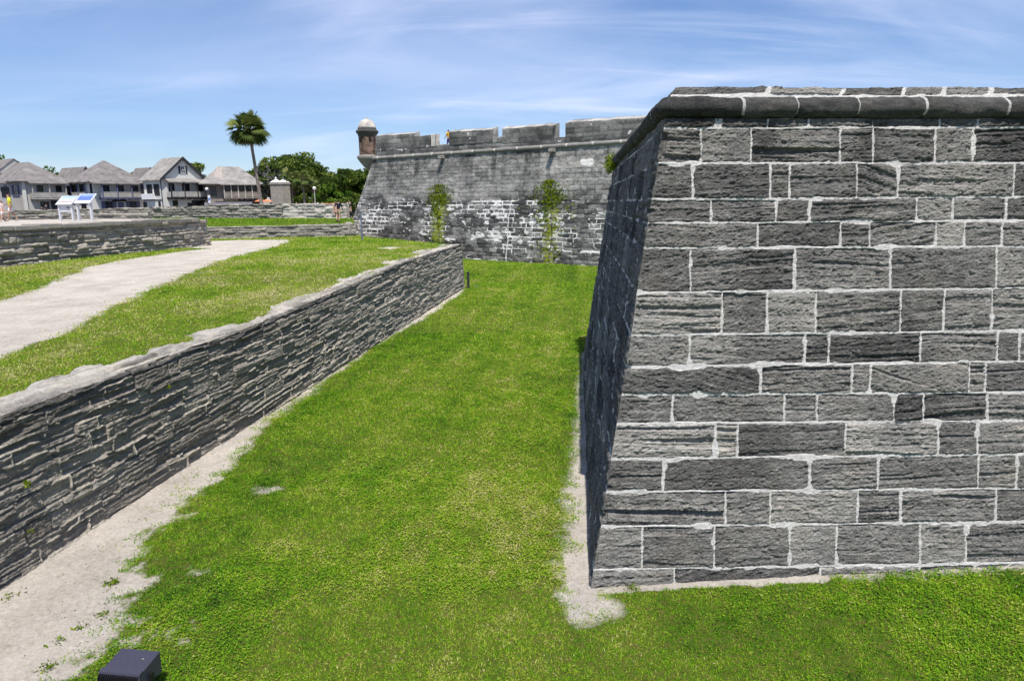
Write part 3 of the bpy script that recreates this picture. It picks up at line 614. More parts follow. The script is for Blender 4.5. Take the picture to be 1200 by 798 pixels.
def leafy(X, Y, r):
    f = sst(-.05, .35, fbm(X * .55, Y * .55, 831, 3) + .35 * sst(-2.6, -4.2, X) * (Y < 9) + .4 * sst(1.5, 3.5, X) * (Y < 9)); return r.random(len(X)) < f * .55
regs = [(-7.5, 7.2, 5.4, 9.3, 6200), (7.2, 13, 5.4, 9.6, 3600), (-7.2, 2.2, 9.2, 13, 4800), (-7, 3, 13, 19, 2500), (-6.5, 3.2, 19, 28, 1150), (-5.5, 9, 28, 46, 380), (-9, 13, 46, 72, 170)]
scatter('lawn_grass', regs, moat_bare, zmoat, lambda X, Y: moat_patch(X, Y) - .02, 841, leafy, okfn=okmoat)

# loose shell grit and pebbles on the bare strips: nobody could count it
rp_ = np.random.default_rng(99); n_ = 60000; X = rp_.uniform(-8, 9, n_); Y = rp_.uniform(5.2, 16, n_); b_ = moat_bare(X, Y); kk = X - (-7.3 + (Y - 8.81) * .1248)
k_ = (b_ > -.12) & okmoat(X, Y) & (rp_.random(n_) < .15 + .5 * sst(.0, .4, fbm(X * 2, Y * 2, 826, 3)) + .3 * np.exp(-kk / .12)) & (np.abs(X) < .8 * Y + 1); X, Y = X[k_], Y[k_]; n_ = len(X)
sz = .004 + .014 * rp_.random(n_) ** 4; oc = np.array([(1, 0, 0), (0, 1, 0), (-1, 0, 0), (0, -1, 0), (0, 0, .7), (0, 0, -.5)]); a_ = rp_.uniform(0, 6.28, n_)
V = oc[None] * sz[:, None, None] * rp_.uniform(.6, 1.4, (n_, 6, 1)); V = np.stack([V[..., 0] * np.cos(a_)[:, None] - V[..., 1] * np.sin(a_)[:, None] * .7, V[..., 0] * np.sin(a_)[:, None] + V[..., 1] * np.cos(a_)[:, None] * .7, V[..., 2]], -1) + np.stack([X, Y, zmoat(X, Y) + .003], -1)[:, None]
of = np.array([(0, 1, 4), (1, 2, 4), (2, 3, 4), (3, 0, 4), (1, 0, 5), (2, 1, 5), (3, 2, 5), (0, 3, 5)]); Fp = (np.arange(n_)[:, None, None] * 6 + of[None]).reshape(-1, 3)
M['grit'] = leaf_mat('shell_grit', [(0, (.10, .085, .07)), (.3, (.26, .22, .18)), (.7, (.46, .42, .37)), (1, (.66, .63, .58))], .9, .0)
tag(np_mesh('shell_grit', V.reshape(-1, 3), Fp, M['grit'], fattr={'v': np.repeat(rp_.random(n_), 8)}), kind='stuff')

# ------------------------------------------------------------------ covered way (the higher ground left of the moat)
def xe(Y):
    a = -7.3 + (Y - 8.81) * .1248 - .45; yc = 43.2
    return np.where(Y < yc, a, -3.45 - (Y - yc) * .675 - .3)
def zcw(X, Y): return ktop((Y - 8.81) * 1.008) - .05 + .04 * fbm(X * .4, Y * .4, 851, 3) + .012 * fbm(X * 3, Y * 3, 852, 3)
PATH_R = [(0, 400), (40, 385), (95, 363), (140, 347), (200, 327), (262, 307), (312, 293), (338, 286), (341, 282)]
PATH_L = [(0, 345), (40, 337), (75, 325), (105, 315), (140, 308), (185, 301), (215, 296), (252, 293)]
pyR, pxR = interp_edge(PATH_R, 2.62); pyL, pxL = interp_edge(PATH_L, 2.62)
pyL2 = np.concatenate([pyL, [pyL[-1] + 1, 60]]); pxL2 = np.concatenate([pxL, [-60, -60]])
def seg_between(Y, a, b): return (Y > a) & (Y < b)
def cw_bare(X, Y):
    n = .55 * fbm(X * .6, Y * .6, 861, 5, .6) + .42 * fbm(X * 2.6, Y * 2.6, 862, 4)
    p = np.minimum(np.interp(Y, pyR, pxR) - X, X - np.interp(Y, pyL2, pxL2)); p = np.where(Y > 52.0, -9, np.minimum(p, (51.8 - Y) * 1.2))
    u = (X - K0[0]) * KD[0] + (Y - K0[1]) * KD[1]; w = -((X - K0[0]) * KN[0] + (Y - K0[1]) * KN[1])
    e = np.where(u < KL, cap_edge(u) - .02 - w + .35 * fbm(X * 2.2, Y * 2.2, 863, 4), -9.)
    spots = np.full(X.shape, -9.)
    for (x_, y_, r) in ((350, 345, .5), (455, 292, .6), (205, 405, .5), (330, 358, .5)):
        c = atz(x_, y_, 2.65); spots = np.maximum(spots, r - np.hypot(X - c[0], (Y - c[1]) * .6))
    return np.maximum.reduce([p, e, spots]) + n * .6
def cw_patch(X, Y):
    w = -((X - K0[0]) * KN[0] + (Y - K0[1]) * KN[1])
    return .72 + .30 * fbm(X * .5, Y * .4, 871, 4) + .18 * fbm(X * 2, Y * 1.6, 872, 4) - .22 * sst(.1, .5, fbm(X * .8, Y * .6, 873, 3)) - .12 * sst(30, 45, Y)
ys = [2.0]
while ys[-1] < 57.5: ys.append(ys[-1] + max(.06, .006 * ys[-1]))
ys = np.array(ys); t = np.concatenate([np.linspace(0, .5, 40)[:-1], np.linspace(.5, 1, 300)])
Yg = np.repeat(ys[:, None], len(t), 1); Xg = -48 + t[None, :] * (xe(ys)[:, None] + 48)
Zg = zcw(Xg, Yg); b_ = cw_bare(Xg, Yg); Zg -= .05 * sst(-.2, .4, np.minimum(b_, 1)) * 0
o = np_mesh('covered_way', np.stack([Xg, Yg, Zg], -1).reshape(-1, 3), grid_faces(len(ys), len(t)), M['ground'], pattr={'bare': sst(-.6, .4, b_).ravel() * .9}, smooth=True); tag(o, kind='structure')
STUBX = lambda Y: np.interp(Y, [26, 29.8, 46, 47], [-23.6, -22.45, -19.8, -19.7])
def okcw(X, Y): return (X < xe(Y) + .1) & (X > STUBX(Y) * (Y < 46.5) - 60 * (Y >= 46.5))
scatter('verge_grass', [(-14, -6, 5, 14, 1500), (-20, -4, 14, 24, 900), (-26, -3, 24, 36, 420), (-30, -3, 36, 57, 230)], cw_bare, zcw, cw_patch, 881, okfn=okcw, up=.5)

# ------------------------------------------------------------------ higher ground behind: upper terrace, glacis path and street
def slab(name, poly, z1, z0=-.3, mat=None, bare=0.0, kind='structure'):
    q = MB().prism(poly, z0, z1); o = q.build(name, mat or M['ground']); a = o.data.attributes.new('bare', 'FLOAT', 'POINT'); a.data.foreach_set('value', np.full(len(o.data.vertices), bare, np.float32)); return tag(o, kind=kind)
TERR = [(-25.6, 22), (-22.75, 30), (-20.15, 45.2), (-21.2, 46.4), (-30, 50.5), (-70, 42), (-70, 22)]
slab('upper_terrace', TERR, 4.42, mat=M['ground'], bare=.85)
UG = [(-60, 46.5), (-31.5, 51.9), (-22.9, 53.9), (-13.2, 55.9), (-18.6, 77), (-18, 150), (-400, 260), (-400, 46)]
def zug(X, Y): return 3.55 + .35 * sst(57, 62, Y)
ux = np.linspace(0, 1, 60); uy = np.concatenate([np.linspace(0, .12, 40), np.linspace(.14, 1, 30)])
# glacis: grid between the low retaining wall line and the street
A_ = np.array([(-62, 45.2), (-22.9, 53.7), (-12.55, 55.95)]); 
xq = np.concatenate([np.linspace(-120, -30, 30)[:-1], np.linspace(-30, -12.6, 70)]); yq = np.interp(xq, A_[:, 0], A_[:, 1]); yq = np.where(xq < -62, 45.2, yq)
tq = np.concatenate([np.linspace(0, 22, 60), np.linspace(23, 60, 12), np.array([80, 110, 160, 240, 500, 2500])])
Xg = np.repeat(xq[None, :], len(tq), 0).copy(); Yg = yq[None, :] + tq[:, None]; Xg = Xg - .235 * tq[:, None] * ((xq[None, :] + 120) / 107) ; Xg[-6:] = np.linspace(-700, -20, len(xq))[None, :] - .2 * tq[-6:, None]
Zg = zug(Xg, Yg) + .05 * fbm(Xg * .3, Yg * .3, 891, 3)
rel = tq[:, None] + 0 * Xg
bare = np.maximum(sst(3.3, 2.2, rel + .7 * fbm(Xg * .5, Yg * .5, 892, 3) - .18 * np.clip(-18 - Xg, 0, 9)), sst(22, 26, rel)) * .9
o = np_mesh('glacis', np.stack([Xg, Yg, Zg], -1).reshape(-1, 3), grid_faces(len(tq), len(xq)), M['ground'], pattr={'bare': bare.ravel()}, smooth=True); tag(o, kind='structure')
def ug_bare(X, Y):
    r = Y - np.interp(X, A_[:, 0], A_[:, 1]); return np.maximum(3.0 + .18 * np.clip(-18 - X, 0, 9) - r, -.5 + 0 * r) * np.where(r < .7, -1, 1) + .35 * fbm(X * .6, Y * .6, 893, 3)
def okug(X, Y): return (Y - np.interp(X, A_[:, 0], A_[:, 1]) > .35) & (X < -12.7 - .235 * (Y - 55.8)) & (Y < 73 + (X + 16) * -.35)
scatter('glacis_grass', [(-45, -13, 54, 75, 120)], ug_bare, lambda X, Y: zug(X, Y), lambda X, Y: .40 + .15 * fbm(X * .4, Y * .3, 895, 3), 897, okfn=okug)
ga = flat('street_asphalt', (.10, .10, .10), .95, .2)
tag(MB().prism([(-180, 112), (-30, 86), (-22, 100), (-40, 112), (-180, 150)], 3.95, 4.0).build('street', ga), kind='structure')
# ------------------------------------------------------------------ secondary stone walls
def strip_wall(name, label, path, z0, ztops, thick, mat, seed, cat='stone wall', hrow=(.16, .30), lrow=(.4, 1.2), step=.07, amp=1.0, mort=.5, lean=.05, capcol=None):
    """a free-standing or retaining wall along a plan polyline with rough coursed faces and an uneven top"""
    w = thing(name, label, cat, (path[0][0], path[0][1], z0 if not hasattr(z0, '__len__') else z0[0])); off = np.array(w.location)
    r = random.Random(seed); pts = np.array(path, float); seg = np.diff(pts, axis=0); sl = np.hypot(seg[:, 0], seg[:, 1]); S_ = np.concatenate([[0], np.cumsum(sl)])
    n = int(S_[-1] / step) + 2; s = np.linspace(0, S_[-1], n); px_ = np.interp(s, S_, pts[:, 0]); py_ = np.interp(s, S_, pts[:, 1])
    tx = np.gradient(px_); ty = np.gradient(py_); l = np.hypot(tx, ty); nx, ny = ty / l, -tx / l                # towards the viewer when the path runs left to right
    zt = np.interp(s, S_, ztops) + .07 * fbm(s * .5, s * 0, seed, 3); zb = np.interp(s, S_, z0 if hasattr(z0, '__len__') else [z0] * len(path))
    hmax = float((zt - zb).max()); ll = [hmax + .05]
    while ll[-1] > -.2: ll.append(ll[-1] - r.uniform(*hrow))
    LNs = [(z, 0) for z in ll]; JNs = [rand_joints(r, -1, S_[-1] + 1, *lrow) for _ in ll]
    nz = max(8, int(hmax / (step * .6))); q = np.linspace(-.08, 1, nz); U, Q = np.meshgrid(s, q); Hh = (zt - zb)[None, :]; Zl = Q * Hh
    bid, dist, _ = masonry(U, Zl + .05 * fbm(U * .4, Zl, seed + 1), LNs, JNs, seed, .04); h1, h2, h3 = (hashv(bid, k) for k in (1, 2, 3))
    d = amp * ((h1 - .5) * .12 + .05 * fbm(U * 1.2, Zl * 6, seed + 2, 4) + .03 * fbm(U * 4, Zl * 9, seed + 3, 3) - .07 * np.exp(-(dist / .035) ** 2) - .10 * sst(.25, .5, fbm(U * .9, Zl * 3, seed + 5)))
    inset = lean * (Zl) - d
    P = np.stack([px_[None] - nx[None] * inset, py_[None] - ny[None] * inset, zb[None] + Zl], -1)
    mk = (1 - sst(.015, .04, dist)) * mort * sst(-.1, .3, fbm(U, Zl * 2, seed + 6, 3)); tn = (h2 - .5) * .55
    ws = np.array([.05, .2, .5, .8, 1.0]) * thick; tops = []
    for w_ in ws:
        e = lean * (zt - zb) + w_; tops.append(np.stack([px_ - nx * e, py_ - ny * e, zt + .04 * fbm(s * 1.3, s * 0 + w_ * 3, seed + 8, 3) + .02], -1))
    bk = np.stack([px_ - nx * (lean * (zt - zb) + thick), py_ - ny * (lean * (zt - zb) + thick), zb - .1], -1)
    V = np.concatenate([P, np.array(tops), bk[None]], 0); nt_ = len(tops) + 1
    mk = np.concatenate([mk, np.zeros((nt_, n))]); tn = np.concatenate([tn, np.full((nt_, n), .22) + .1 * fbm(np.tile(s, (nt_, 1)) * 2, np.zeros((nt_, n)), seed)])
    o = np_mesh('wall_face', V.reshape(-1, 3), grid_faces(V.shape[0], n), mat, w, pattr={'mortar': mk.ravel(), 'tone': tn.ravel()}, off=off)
    cap_ends(o, V.shape[0], n); return w
sw = strip_wall('terrace_wall', 'dark rough stone wall with capping slabs beside the sandy path, holding up the terrace', [(-25.4, 20), (-22.35, 30), (-20.0, 44.6), (-19.85, 45.6), (-20.3, 46.3), (-21.6, 46.9), (-30, 51)], 2.4, [4.25, 4.30, 4.38, 4.36, 4.34, 4.3, 4.3], .5, M['shell'], 951, step=.05, amp=1.5, lean=.03, hrow=(.14, .34), mort=.35)
r9 = random.Random(12)
cap_u = 0.0; P0 = np.array([-22.35, 30.]); PD = np.array([2.35, 14.6]); PD /= np.linalg.norm(PD); PN = np.array([PD[1], -PD[0]])
cu = -4.0
while cu < 14.4:
    L = r9.uniform(1.0, 2.0); L = min(L, 14.6 - cu)
    if not (5.9 < cu + L * .5 < 6.9):
        a = P0 + PD * cu + PN * r9.uniform(.0, .05); b = P0 + PD * (cu + L - .03) + PN * r9.uniform(.0, .05); w_ = r9.uniform(.75, .95); z = 4.26 + .03 * r9.random()
        base = [(*a, z), (*b, z), (*(b - PN * w_), z), (*(a - PN * w_), z)]; hh = r9.uniform(.2, .26)
        q = MB().hexa([(p[0], p[1], p[2]) for p in base], [(p[0], p[1], p[2] + hh + r9.uniform(-.02, .02)) for p in base])
        o = q.build('capping', M['pale' if r9.random() < .5 else 'oldwall'], sw, off=np.array(sw.location), bevel=.035)
        for an in ('tone', 'mortar'): at_ = o.data.attributes.new(an, 'FLOAT', 'POINT'); at_.data.foreach_set('value', np.full(len(o.data.vertices), -.12 if an == 'tone' else 0., np.float32))
    cu += L
strip_wall('glacis_wall', 'low brown-grey retaining wall at the far end of the sandy path', [(-34, 51.3), (-22.9, 53.6), (-12.5, 55.85)], 2.3, [3.5, 3.62, 3.72], .5, M['oldwall'], 961, amp=.8)
strip_wall('glacis_wall', 'far end of a low retaining wall dropping into the moat beside the fortress corner', [(-12.5, 55.95), (-18.2, 76.5)], -.2, [3.72, 3.9], .5, M['oldwall'], 962, step=.2)
strip_wall('parapet_wall', 'long grey stone parapet wall behind the grass, in front of the houses', [(-100, 100.5), (-62, 84.9), (-40, 75.9), (-29.5, 71.5), (-22.55, 68.6)], 3.6, [4.9, 4.92, 5.12, 5.34, 5.36], .7, M['oldwall'], 971, step=.09, amp=1.2, hrow=(.2, .34), lrow=(.6, 1.6))
strip_wall('parapet_wall', 'paler short stretch of parapet wall behind the walkers, ending at the fortress', [(-22.5, 68.5), (-15.5, 65.5)], 3.6, [5.36, 5.34], .7, M['pale'], 972, step=.09, amp=.9, hrow=(.25, .38), lrow=(.6, 1.6))
strip_wall('terrace_step_wall', 'low broken stone wall on the terrace behind the information panels', [(-60, 47.0), (-40.5, 50.4), (-33.0, 52.4), (-27.8, 53.2)], 3.9, [4.72, 4.74, 4.74, 4.70], .8, M['oldwall'], 981, amp=1.0)
strip_wall('terrace_step_wall', 'upper stone wall across the left behind the walking woman', [(-75, 60), (-47, 62.5), (-38, 63.5)], 3.6, [4.92, 4.95, 5.0], .7, M['oldwall'], 982, amp=1.0, step=.1)
# ------------------------------------------------------------------ trees, palms, vines
M['bark'] = flat('bark', (.10, .085, .07), .95, .35, 2.5, .6, 9)
M['palmbark'] = flat('palm_bark', (.21, .18, .155), .95, .3, 3, .7, 7)
M['oak'] = leaf_mat('oak_leaves', [(0, (.025, .05, .012)), (.35, (.065, .11, .018)), (.65, (.12, .175, .026)), (.9, (.20, .25, .05)), (1, (.30, .32, .09))], .6, .28)
M['bright'] = leaf_mat('bright_leaves', [(0, (.04, .09, .01)), (.4, (.09, .17, .016)), (.75, (.15, .24, .03)), (1, (.22, .29, .06))], .6, .32)
M['moss'] = leaf_mat('hanging_moss', [(0, (.08, .085, .075)), (.5, (.16, .165, .15)), (1, (.27, .27, .25))], .9, .2)
M['palm'] = leaf_mat('palm_fronds', [(0, (.035, .06, .016)), (.4, (.085, .12, .03)), (.75, (.17, .20, .05)), (1, (.30, .29, .12))], .5, .25)
M['deadpalm'] = leaf_mat('dry_fronds', [(0, (.08, .06, .035)), (.6, (.19, .145, .085)), (1, (.30, .24, .15))], .8, .25)
M['vine'] = leaf_mat('vine_leaves', [(0, (.05, .10, .006)), (.4, (.15, .22, .012)), (.75, (.27, .31, .02)), (1, (.38, .39, .06))], .6, .3)
def leaf_quads(C, size, r, nrm_up=.3, squash=1.0):
    n = len(C); a = r.normal(size=(n, 3)); a[:, 2] += nrm_up * np.sign(r.normal(size=n)); a /= np.linalg.norm(a, axis=1)[:, None]
    t = np.cross(a, r.normal(size=(n, 3))); t /= np.linalg.norm(t, axis=1)[:, None]; b = np.cross(a, t); s = (size * r.uniform(.5, 1.3, n))[:, None]
    V = np.stack([C - t * s, C + b * s * .55, C + t * s, C - b * s * .55], 1).reshape(-1, 3); return V, np.arange(n * 4).reshape(-1, 4)
def tree(name, label, px, ytop, Y, rw, seed, mat='oak', cbot=.30, n=5200, leaf=.30, z0=3.9, group=None, trunk_r=.28, moss=0, clumps=46, tone=0.0):
    r = np.random.default_rng(seed); p = atY(px, ytop, Y); H = p[2] - z0; x, y = p[0], p[1]
    t = thing(name, label, 'shrub' if 'shrub' in name else 'tree', (x, y, z0), 0, group); zc = H * (1 + cbot) / 2; rh = H * (1 - cbot) / 2
    cl = []
    while len(cl) < clumps:
        q = r.normal(size=3); q /= np.linalg.norm(q); q *= r.uniform(.35, 1.0) ** .5
        w = 1 + .35 * fbm(np.array(q[0] * 2 + seed), np.array(q[1] * 2 + q[2]), seed, 2)
        c = np.array([q[0] * rw * w, q[1] * rw * w, zc + q[2] * rh * min(w, 1.0) * .86]); 
        cl.append(c)
    cl = np.array(cl); cr = r.uniform(.16, .34, clumps) * min(rw, rh * 1.3); ct = r.uniform(-.3, .3, clumps)
    k = r.choice(clumps, n, p=cr ** 2 / (cr ** 2).sum()); d = r.normal(size=(n, 3)); d /= np.linalg.norm(d, axis=1)[:, None]; d *= (r.uniform(.45, 1, n) ** .5)[:, None]
    d[:, 2] *= .75; C = cl[k] + d * cr[k][:, None]; C[:, 2] = np.maximum(C[:, 2], H * .06)
    V, Fq = leaf_quads(C, leaf, r); v = np.clip(.45 + tone + ct[k] + r.normal(0, .16, n), 0, 1)
    np_mesh('crown', V, Fq, M[mat], t, fattr={'v': v})
    q = MB(); tp_ = (r.normal(0, .15), r.normal(0, .15), zc * .9); q.tube([(0, 0, -.2), (tp_[0] * .4, tp_[1] * .4, H * .2), tp_], [trunk_r * 1.25, trunk_r, trunk_r * .45])
    for i in range(0, clumps, 5): c = cl[i]; q.tube([(tp_[0] * .5, tp_[1] * .5, H * .22 + .1 * r.random() * H), (c[0] * .5, c[1] * .5, (c[2] + H * .35) / 2 + .3), tuple(c)], [trunk_r * .5, trunk_r * .3, trunk_r * .1], 5)
    q.build('trunk', M['bark'], t)
    if moss:
        mC = []
        for i in range(moss):
            c = cl[r.integers(clumps)] + r.normal(0, .5, 3); L = r.uniform(.8, 2.4); m_ = 16
            mC.append(c + np.stack([r.normal(0, .22, m_), r.normal(0, .22, m_), -np.linspace(0, L, m_)], -1))
        mC = np.concatenate(mC); V, Fq = leaf_quads(mC, .26, r); np_mesh('hanging_moss', V, Fq, M['moss'], t, fattr={'v': np.clip(r.normal(.5, .22, len(mC)), 0, 1)})
    return t
def fan(C, ax, R_, r, n=14, droop=.35, spread=2.5, wd=.055):
    """one fan frond: leaflets radiating from C in the plane round axis ax"""
    ax = ax / np.linalg.norm(ax); sd = np.cross(ax, [0, 0, 1]); ln = np.linalg.norm(sd); sd = sd / ln if ln > .05 else np.array([1., 0, 0]); up_ = np.cross(sd, ax); ro = r.normal(0, .4); sd, up_ = sd * math.cos(ro) + up_ * math.sin(ro), up_ * math.cos(ro) - sd * math.sin(ro); V = []
    for a in np.linspace(-spread / 2, spread / 2, n):
        d = ax * math.cos(a) + sd * math.sin(a) + up_ * .12; L = R_ * (.72 + .28 * math.cos(a)) * r.uniform(.88, 1.08); pw = np.cross(d, up_); w = wd * R_
        m_ = C + d * L * .55 - np.array([0, 0, droop * .12 * L]); t_ = C + d * L - np.array([0, 0, droop * L * .55])
        V += [C, m_ - pw * w, t_, m_ + pw * w]
    return V
def fan_palm(name, label, px, ybase, ytop, Y, crown, seed, z0=3.9, lean=0, fronds=46, group=None, tr=.2, frond_r=1.0, dead=10):
    r = np.random.default_rng(seed); p = atY(px, ytop, Y); H = p[2] - z0 - crown * .95; t = thing(name, label, 'palm tree', (p[0] + lean, p[1], z0), 0, group)
    MB().tube([(0, 0, -.2), (-.10 * lean, 0, H * .12), (-.43 * lean, 0, H * .45), (-.79 * lean, 0, H * .8), (-lean, 0, H)], [tr * 1.55, tr * 1.2, tr * 1.0, tr * .88, tr * .85], 10).build('trunk', M['palmbark'], t, smooth=True)
    top = np.array([-lean, 0, H]); V = []; vv = []; D = []; dv = []; st = MB()
    for i in range(fronds):
        el = math.asin(max(-.75, min(.98, -.72 + 1.7 * ((i + .5) / fronds)))); az = i * 2.39996 + r.normal(0, .15); d = np.array([math.cos(az) * math.cos(el), math.sin(az) * math.cos(el), math.sin(el)])
        pl = crown * r.uniform(.25, .68); c = top + d * pl + np.array([0, 0, .12 * crown - .14 * pl * (1 - abs(el))])
        ax = d + np.array([0, 0, -.40 + .45 * max(el, 0)]); f = fan(c, ax, frond_r * crown * .52, r, 15, .5, 2.7 if el > -.3 else 2.2); V += f; vv += [min(1, max(0, .42 + .18 * el + r.normal(0, .12)))] * (len(f) // 4)
        st.tube([tuple(top), tuple((top + c) / 2 + np.array([0, 0, .06 * crown])), tuple(c)], [.035, .03, .02], 4)
    for i in range(dead):
        az = r.uniform(0, 6.28); d = np.array([math.cos(az) * .5, math.sin(az) * .5, -.7]); c = top + d * crown * .22; f = fan(c, d, crown * .5, r, 10, .5, 1.6); D += f; dv += [r.uniform(.1, .9)] * (len(f) // 4)
    np_mesh('fronds', V, np.arange(len(V)).reshape(-1, 4), M['palm'], t, fattr={'v': vv}); st.build('frond_stalks', M['palm2'], t)
    if dead: np_mesh('dry_fronds', D, np.arange(len(D)).reshape(-1, 4), M['deadpalm'], t, fattr={'v': dv})
    return t
M['palm2'] = flat('frond_stalk', (.10, .11, .04), .7)
fan_palm('palm_tree', 'tall lone palm with a round shaggy crown rising above the houses', 290, 240, 130, 92, 2.75, 17, lean=.95, fronds=90, tr=.21, dead=16)
gp = 'cabbage palms under the oaks'
fan_palm('palm_tree', 'short palm just right of the stone gate pillars', 340, 240, 195, 121, 2.1, 21, lean=-.2, fronds=34, group=gp, tr=.2)
fan_palm('palm_tree', 'second short palm right of the stone gate pillars, yellowish in its crown', 354, 240, 198, 119, 2.0, 22, lean=.1, fronds=34, group=gp, tr=.2)
fan_palm('palm_tree', 'low palm just left of the white lamp post', 365, 240, 206, 123, 1.8, 23, lean=.0, fronds=30, group=gp, tr=.18)
fan_palm('palm_tree', 'yellow green palm half behind the tall palm trunk', 302, 240, 199, 135, 2.0, 24, fronds=30, group=gp, tr=.2)
go_ = 'live oaks behind the parapet wall'
tree('oak_tree', 'tallest live oak, with an open domed crown behind the stone gate pillars', 340, 177, 136, 5.6, 31, group=go_, cbot=.35, n=6500, clumps=60)
tree('oak_tree', 'live oak draped in grey hanging moss left of the stone gate pillars', 316, 188, 124, 3.2, 32, group=go_, moss=150, n=2600, tone=.05, clumps=34)
tree('oak_tree', 'live oak in the dip of the treeline above the white lamp post', 372, 190, 140, 4.6, 33, group=go_, n=5200, tone=.08)
tree('oak_tree', 'broad dark oak left of the fortress tip', 403, 195, 116, 4.0, 34, group=go_, cbot=.2, n=6500, clumps=56, tone=-.05)
tree('oak_tree', 'oak partly hidden behind the fortress tip', 428, 195, 120, 4.4, 35, group=go_, cbot=.2, n=5600, tone=.06)
tree('oak_tree', 'small oak crown showing just right of the tall palm trunk', 304, 192, 142, 3.0, 36, group=go_, n=3600, tone=.1)
tree('oak_tree', 'oak filling the gap between the low palms and the broad dark oak', 387, 200, 128, 3.6, 37, group=go_, cbot=.15, n=4600, tone=-.08)
tree('oak_tree', 'dark oak behind the short palms', 350, 196, 145, 6.0, 38, group=go_, cbot=.12, n=6000, tone=-.12)
tree('shrub', 'bright green rounded shrub before the broad dark oak', 399, 222, 108, 1.9, 41, 'bright', .05, 2200, .2, trunk_r=.08, clumps=26)
tree('shrub', 'mid green shrub right of the white lamp post', 384, 214, 112, 2.1, 42, 'bright', .05, 2400, .22, trunk_r=.08, clumps=26, tone=-.1)
tree('shrub', 'dark shrub by the wall between the fortress and the bright green shrub', 414, 226, 106, 1.7, 43, 'oak', .03, 1800, .2, trunk_r=.07, clumps=22)
tree('shrub', 'dark shrub beneath the yellowish short palm', 351, 226, 128, 2.6, 44, 'oak', .03, 2200, .22, trunk_r=.07, clumps=22)
tree('shrub', 'dark shrub beside the base of the mossy oak', 308, 226, 130, 2.4, 45, 'oak', .03, 2000, .22, trunk_r=.07, clumps=22)
gh = 'treetops behind the houses'
tree('oak_tree', 'treetop showing above the roof at the left edge of the picture', 3, 181, 150, 3.5, 51, 'bright', .3, 2600, group=gh)
tree('oak_tree', 'treetop sloping away behind the largest brown roof', 54, 194, 158, 4.6, 52, 'oak', .3, 3000, group=gh)
tree('oak_tree', 'treetop showing between the hipped roof and the gabled house', 161, 197, 150, 2.6, 53, 'bright', .3, 2200, group=gh)
tree('oak_tree', 'treetop behind the chimney of the gabled house', 224, 189, 150, 3.6, 54, 'oak', .3, 2800, group=gh, tone=.1)
# vines climbing the far fortress wall
def vine(label, prof, seed, n, leaf=.09):
    """prof: (z, centre u, half width)"""
    r = np.random.default_rng(seed); pz = np.array(prof)[:, 0]; o = np.argsort(pz); P_ = np.array(prof)[o]
    z = r.uniform(P_[0, 0], P_[-1, 0], n); hw = np.interp(z, P_[:, 0], P_[:, 2]); u = np.interp(z, P_[:, 0], P_[:, 1]) + r.normal(0, 1.05, n) * hw
    k = fbm(u * 1.6, z * 3.2, seed, 4) > .20 - .55 * sst(4.6, 6.0, z) + np.where(z < 3.4, .22, 0); z, u = z[k], u[k]; n = len(z)
    C = B0 + FD * u[:, None] + FB * z[:, None] + FNo * r.uniform(.0, .10, n)[:, None]; z0 = C[:, 2].min(); b = np.array([*C[np.argmin(C[:, 2])][:2], z0])
    t = thing('vine', label, 'vine', tuple(b)); V, Fq = leaf_quads(C, leaf, r, .2); np_mesh('leaves', V, Fq, M['vine'], t, fattr={'v': np.clip(.5 + .25 * fbm(u * 1.5, z * 1.5, seed + 4, 3) + r.normal(0, .17, n), 0, 1)}, off=b)
    q = MB(); zs_ = np.linspace(P_[0, 0], P_[-1, 0] * .96, 9)
    q.tube([tuple(B0 + FD * (np.interp(z_, P_[:, 0], P_[:, 1]) + .1 * math.sin(z_ * 2)) + FB * z_ + FNo * .05) for z_ in zs_], .03, 5); q.build('stem', M['bark'], t, off=b)
vine('narrow green vine on the fortress wall below the left water spout', [(7.1, 3.4, .25), (6.7, 3.4, .65), (5.4, 3.3, .9), (4.2, 3.3, .7), (3.0, 3.2, .8), (1.6, 3.0, .9)], 61, 2500)
vine('wider green vine on the fortress wall below the right water spout', [(7.2, -9.5, .2), (6.6, -9.6, .7), (5.2, -9.9, 1.1), (3.8, -10.1, 1.0), (2.4, -10.2, 1.3), (1.4, -10.2, 1.1), (.3, -10.2, .7)], 62, 3800)
def tuft(label, pts, seed, n, size, spread, nrm, grp=None):
    r = np.random.default_rng(seed); C = np.concatenate([np.array(p) + r.normal(0, spread, (n, 3)) * [.8, .8, 1.0] + np.array(nrm) * .03 for p in pts]); b = C[np.argmin(C[:, 2])]
    V, Fq = leaf_quads(C, size, r); o = np_mesh('weed', V, Fq, M['vine'], None, fattr={'v': np.clip(r.normal(.38, .24, len(C)), 0, 1)}, off=b); o.location = tuple(b); tag(o, label, 'weed', grp)
def onside(u, z, o=.05): return RC + RL * u + RB * z + LNn * o
tuft('green and brown weeds on the cordon at the far corner of the near bastion', [onside(u, z, .10) for u, z in ((13.0, 6.62), (12.7, 6.5), (13.3, 6.5), (13.6, 6.35))], 65, 170, .04, .10, LNn)
tuft('weeds hanging under the shaded cordon of the near bastion', [onside(u, z, .08) for u, z in ((12.1, 6.42), (11.8, 6.38), (11.5, 6.34))], 66, 110, .04, .09, LNn)
def onk(u, z, o=.03): return K0 + KD * u + KB * z + KN * o
for i, (x, y, l) in enumerate(((25, 567, 'small yellow green fern on the counterscarp wall at the left edge'), (193, 453, 'tiny green sprout high on the counterscarp wall'), (30, 622, 'tiny sprout low on the counterscarp wall below the fern'))):
    n_ = np.cross(KD, KB); d_ = ray(x, y); p_ = EYEP + d_ * float(((K0 - EYEP) @ n_) / (d_ @ n_)); tuft(l, [p_ + KN * .06], 70 + i, 40 if i == 0 else 18, .026, .03, KN)
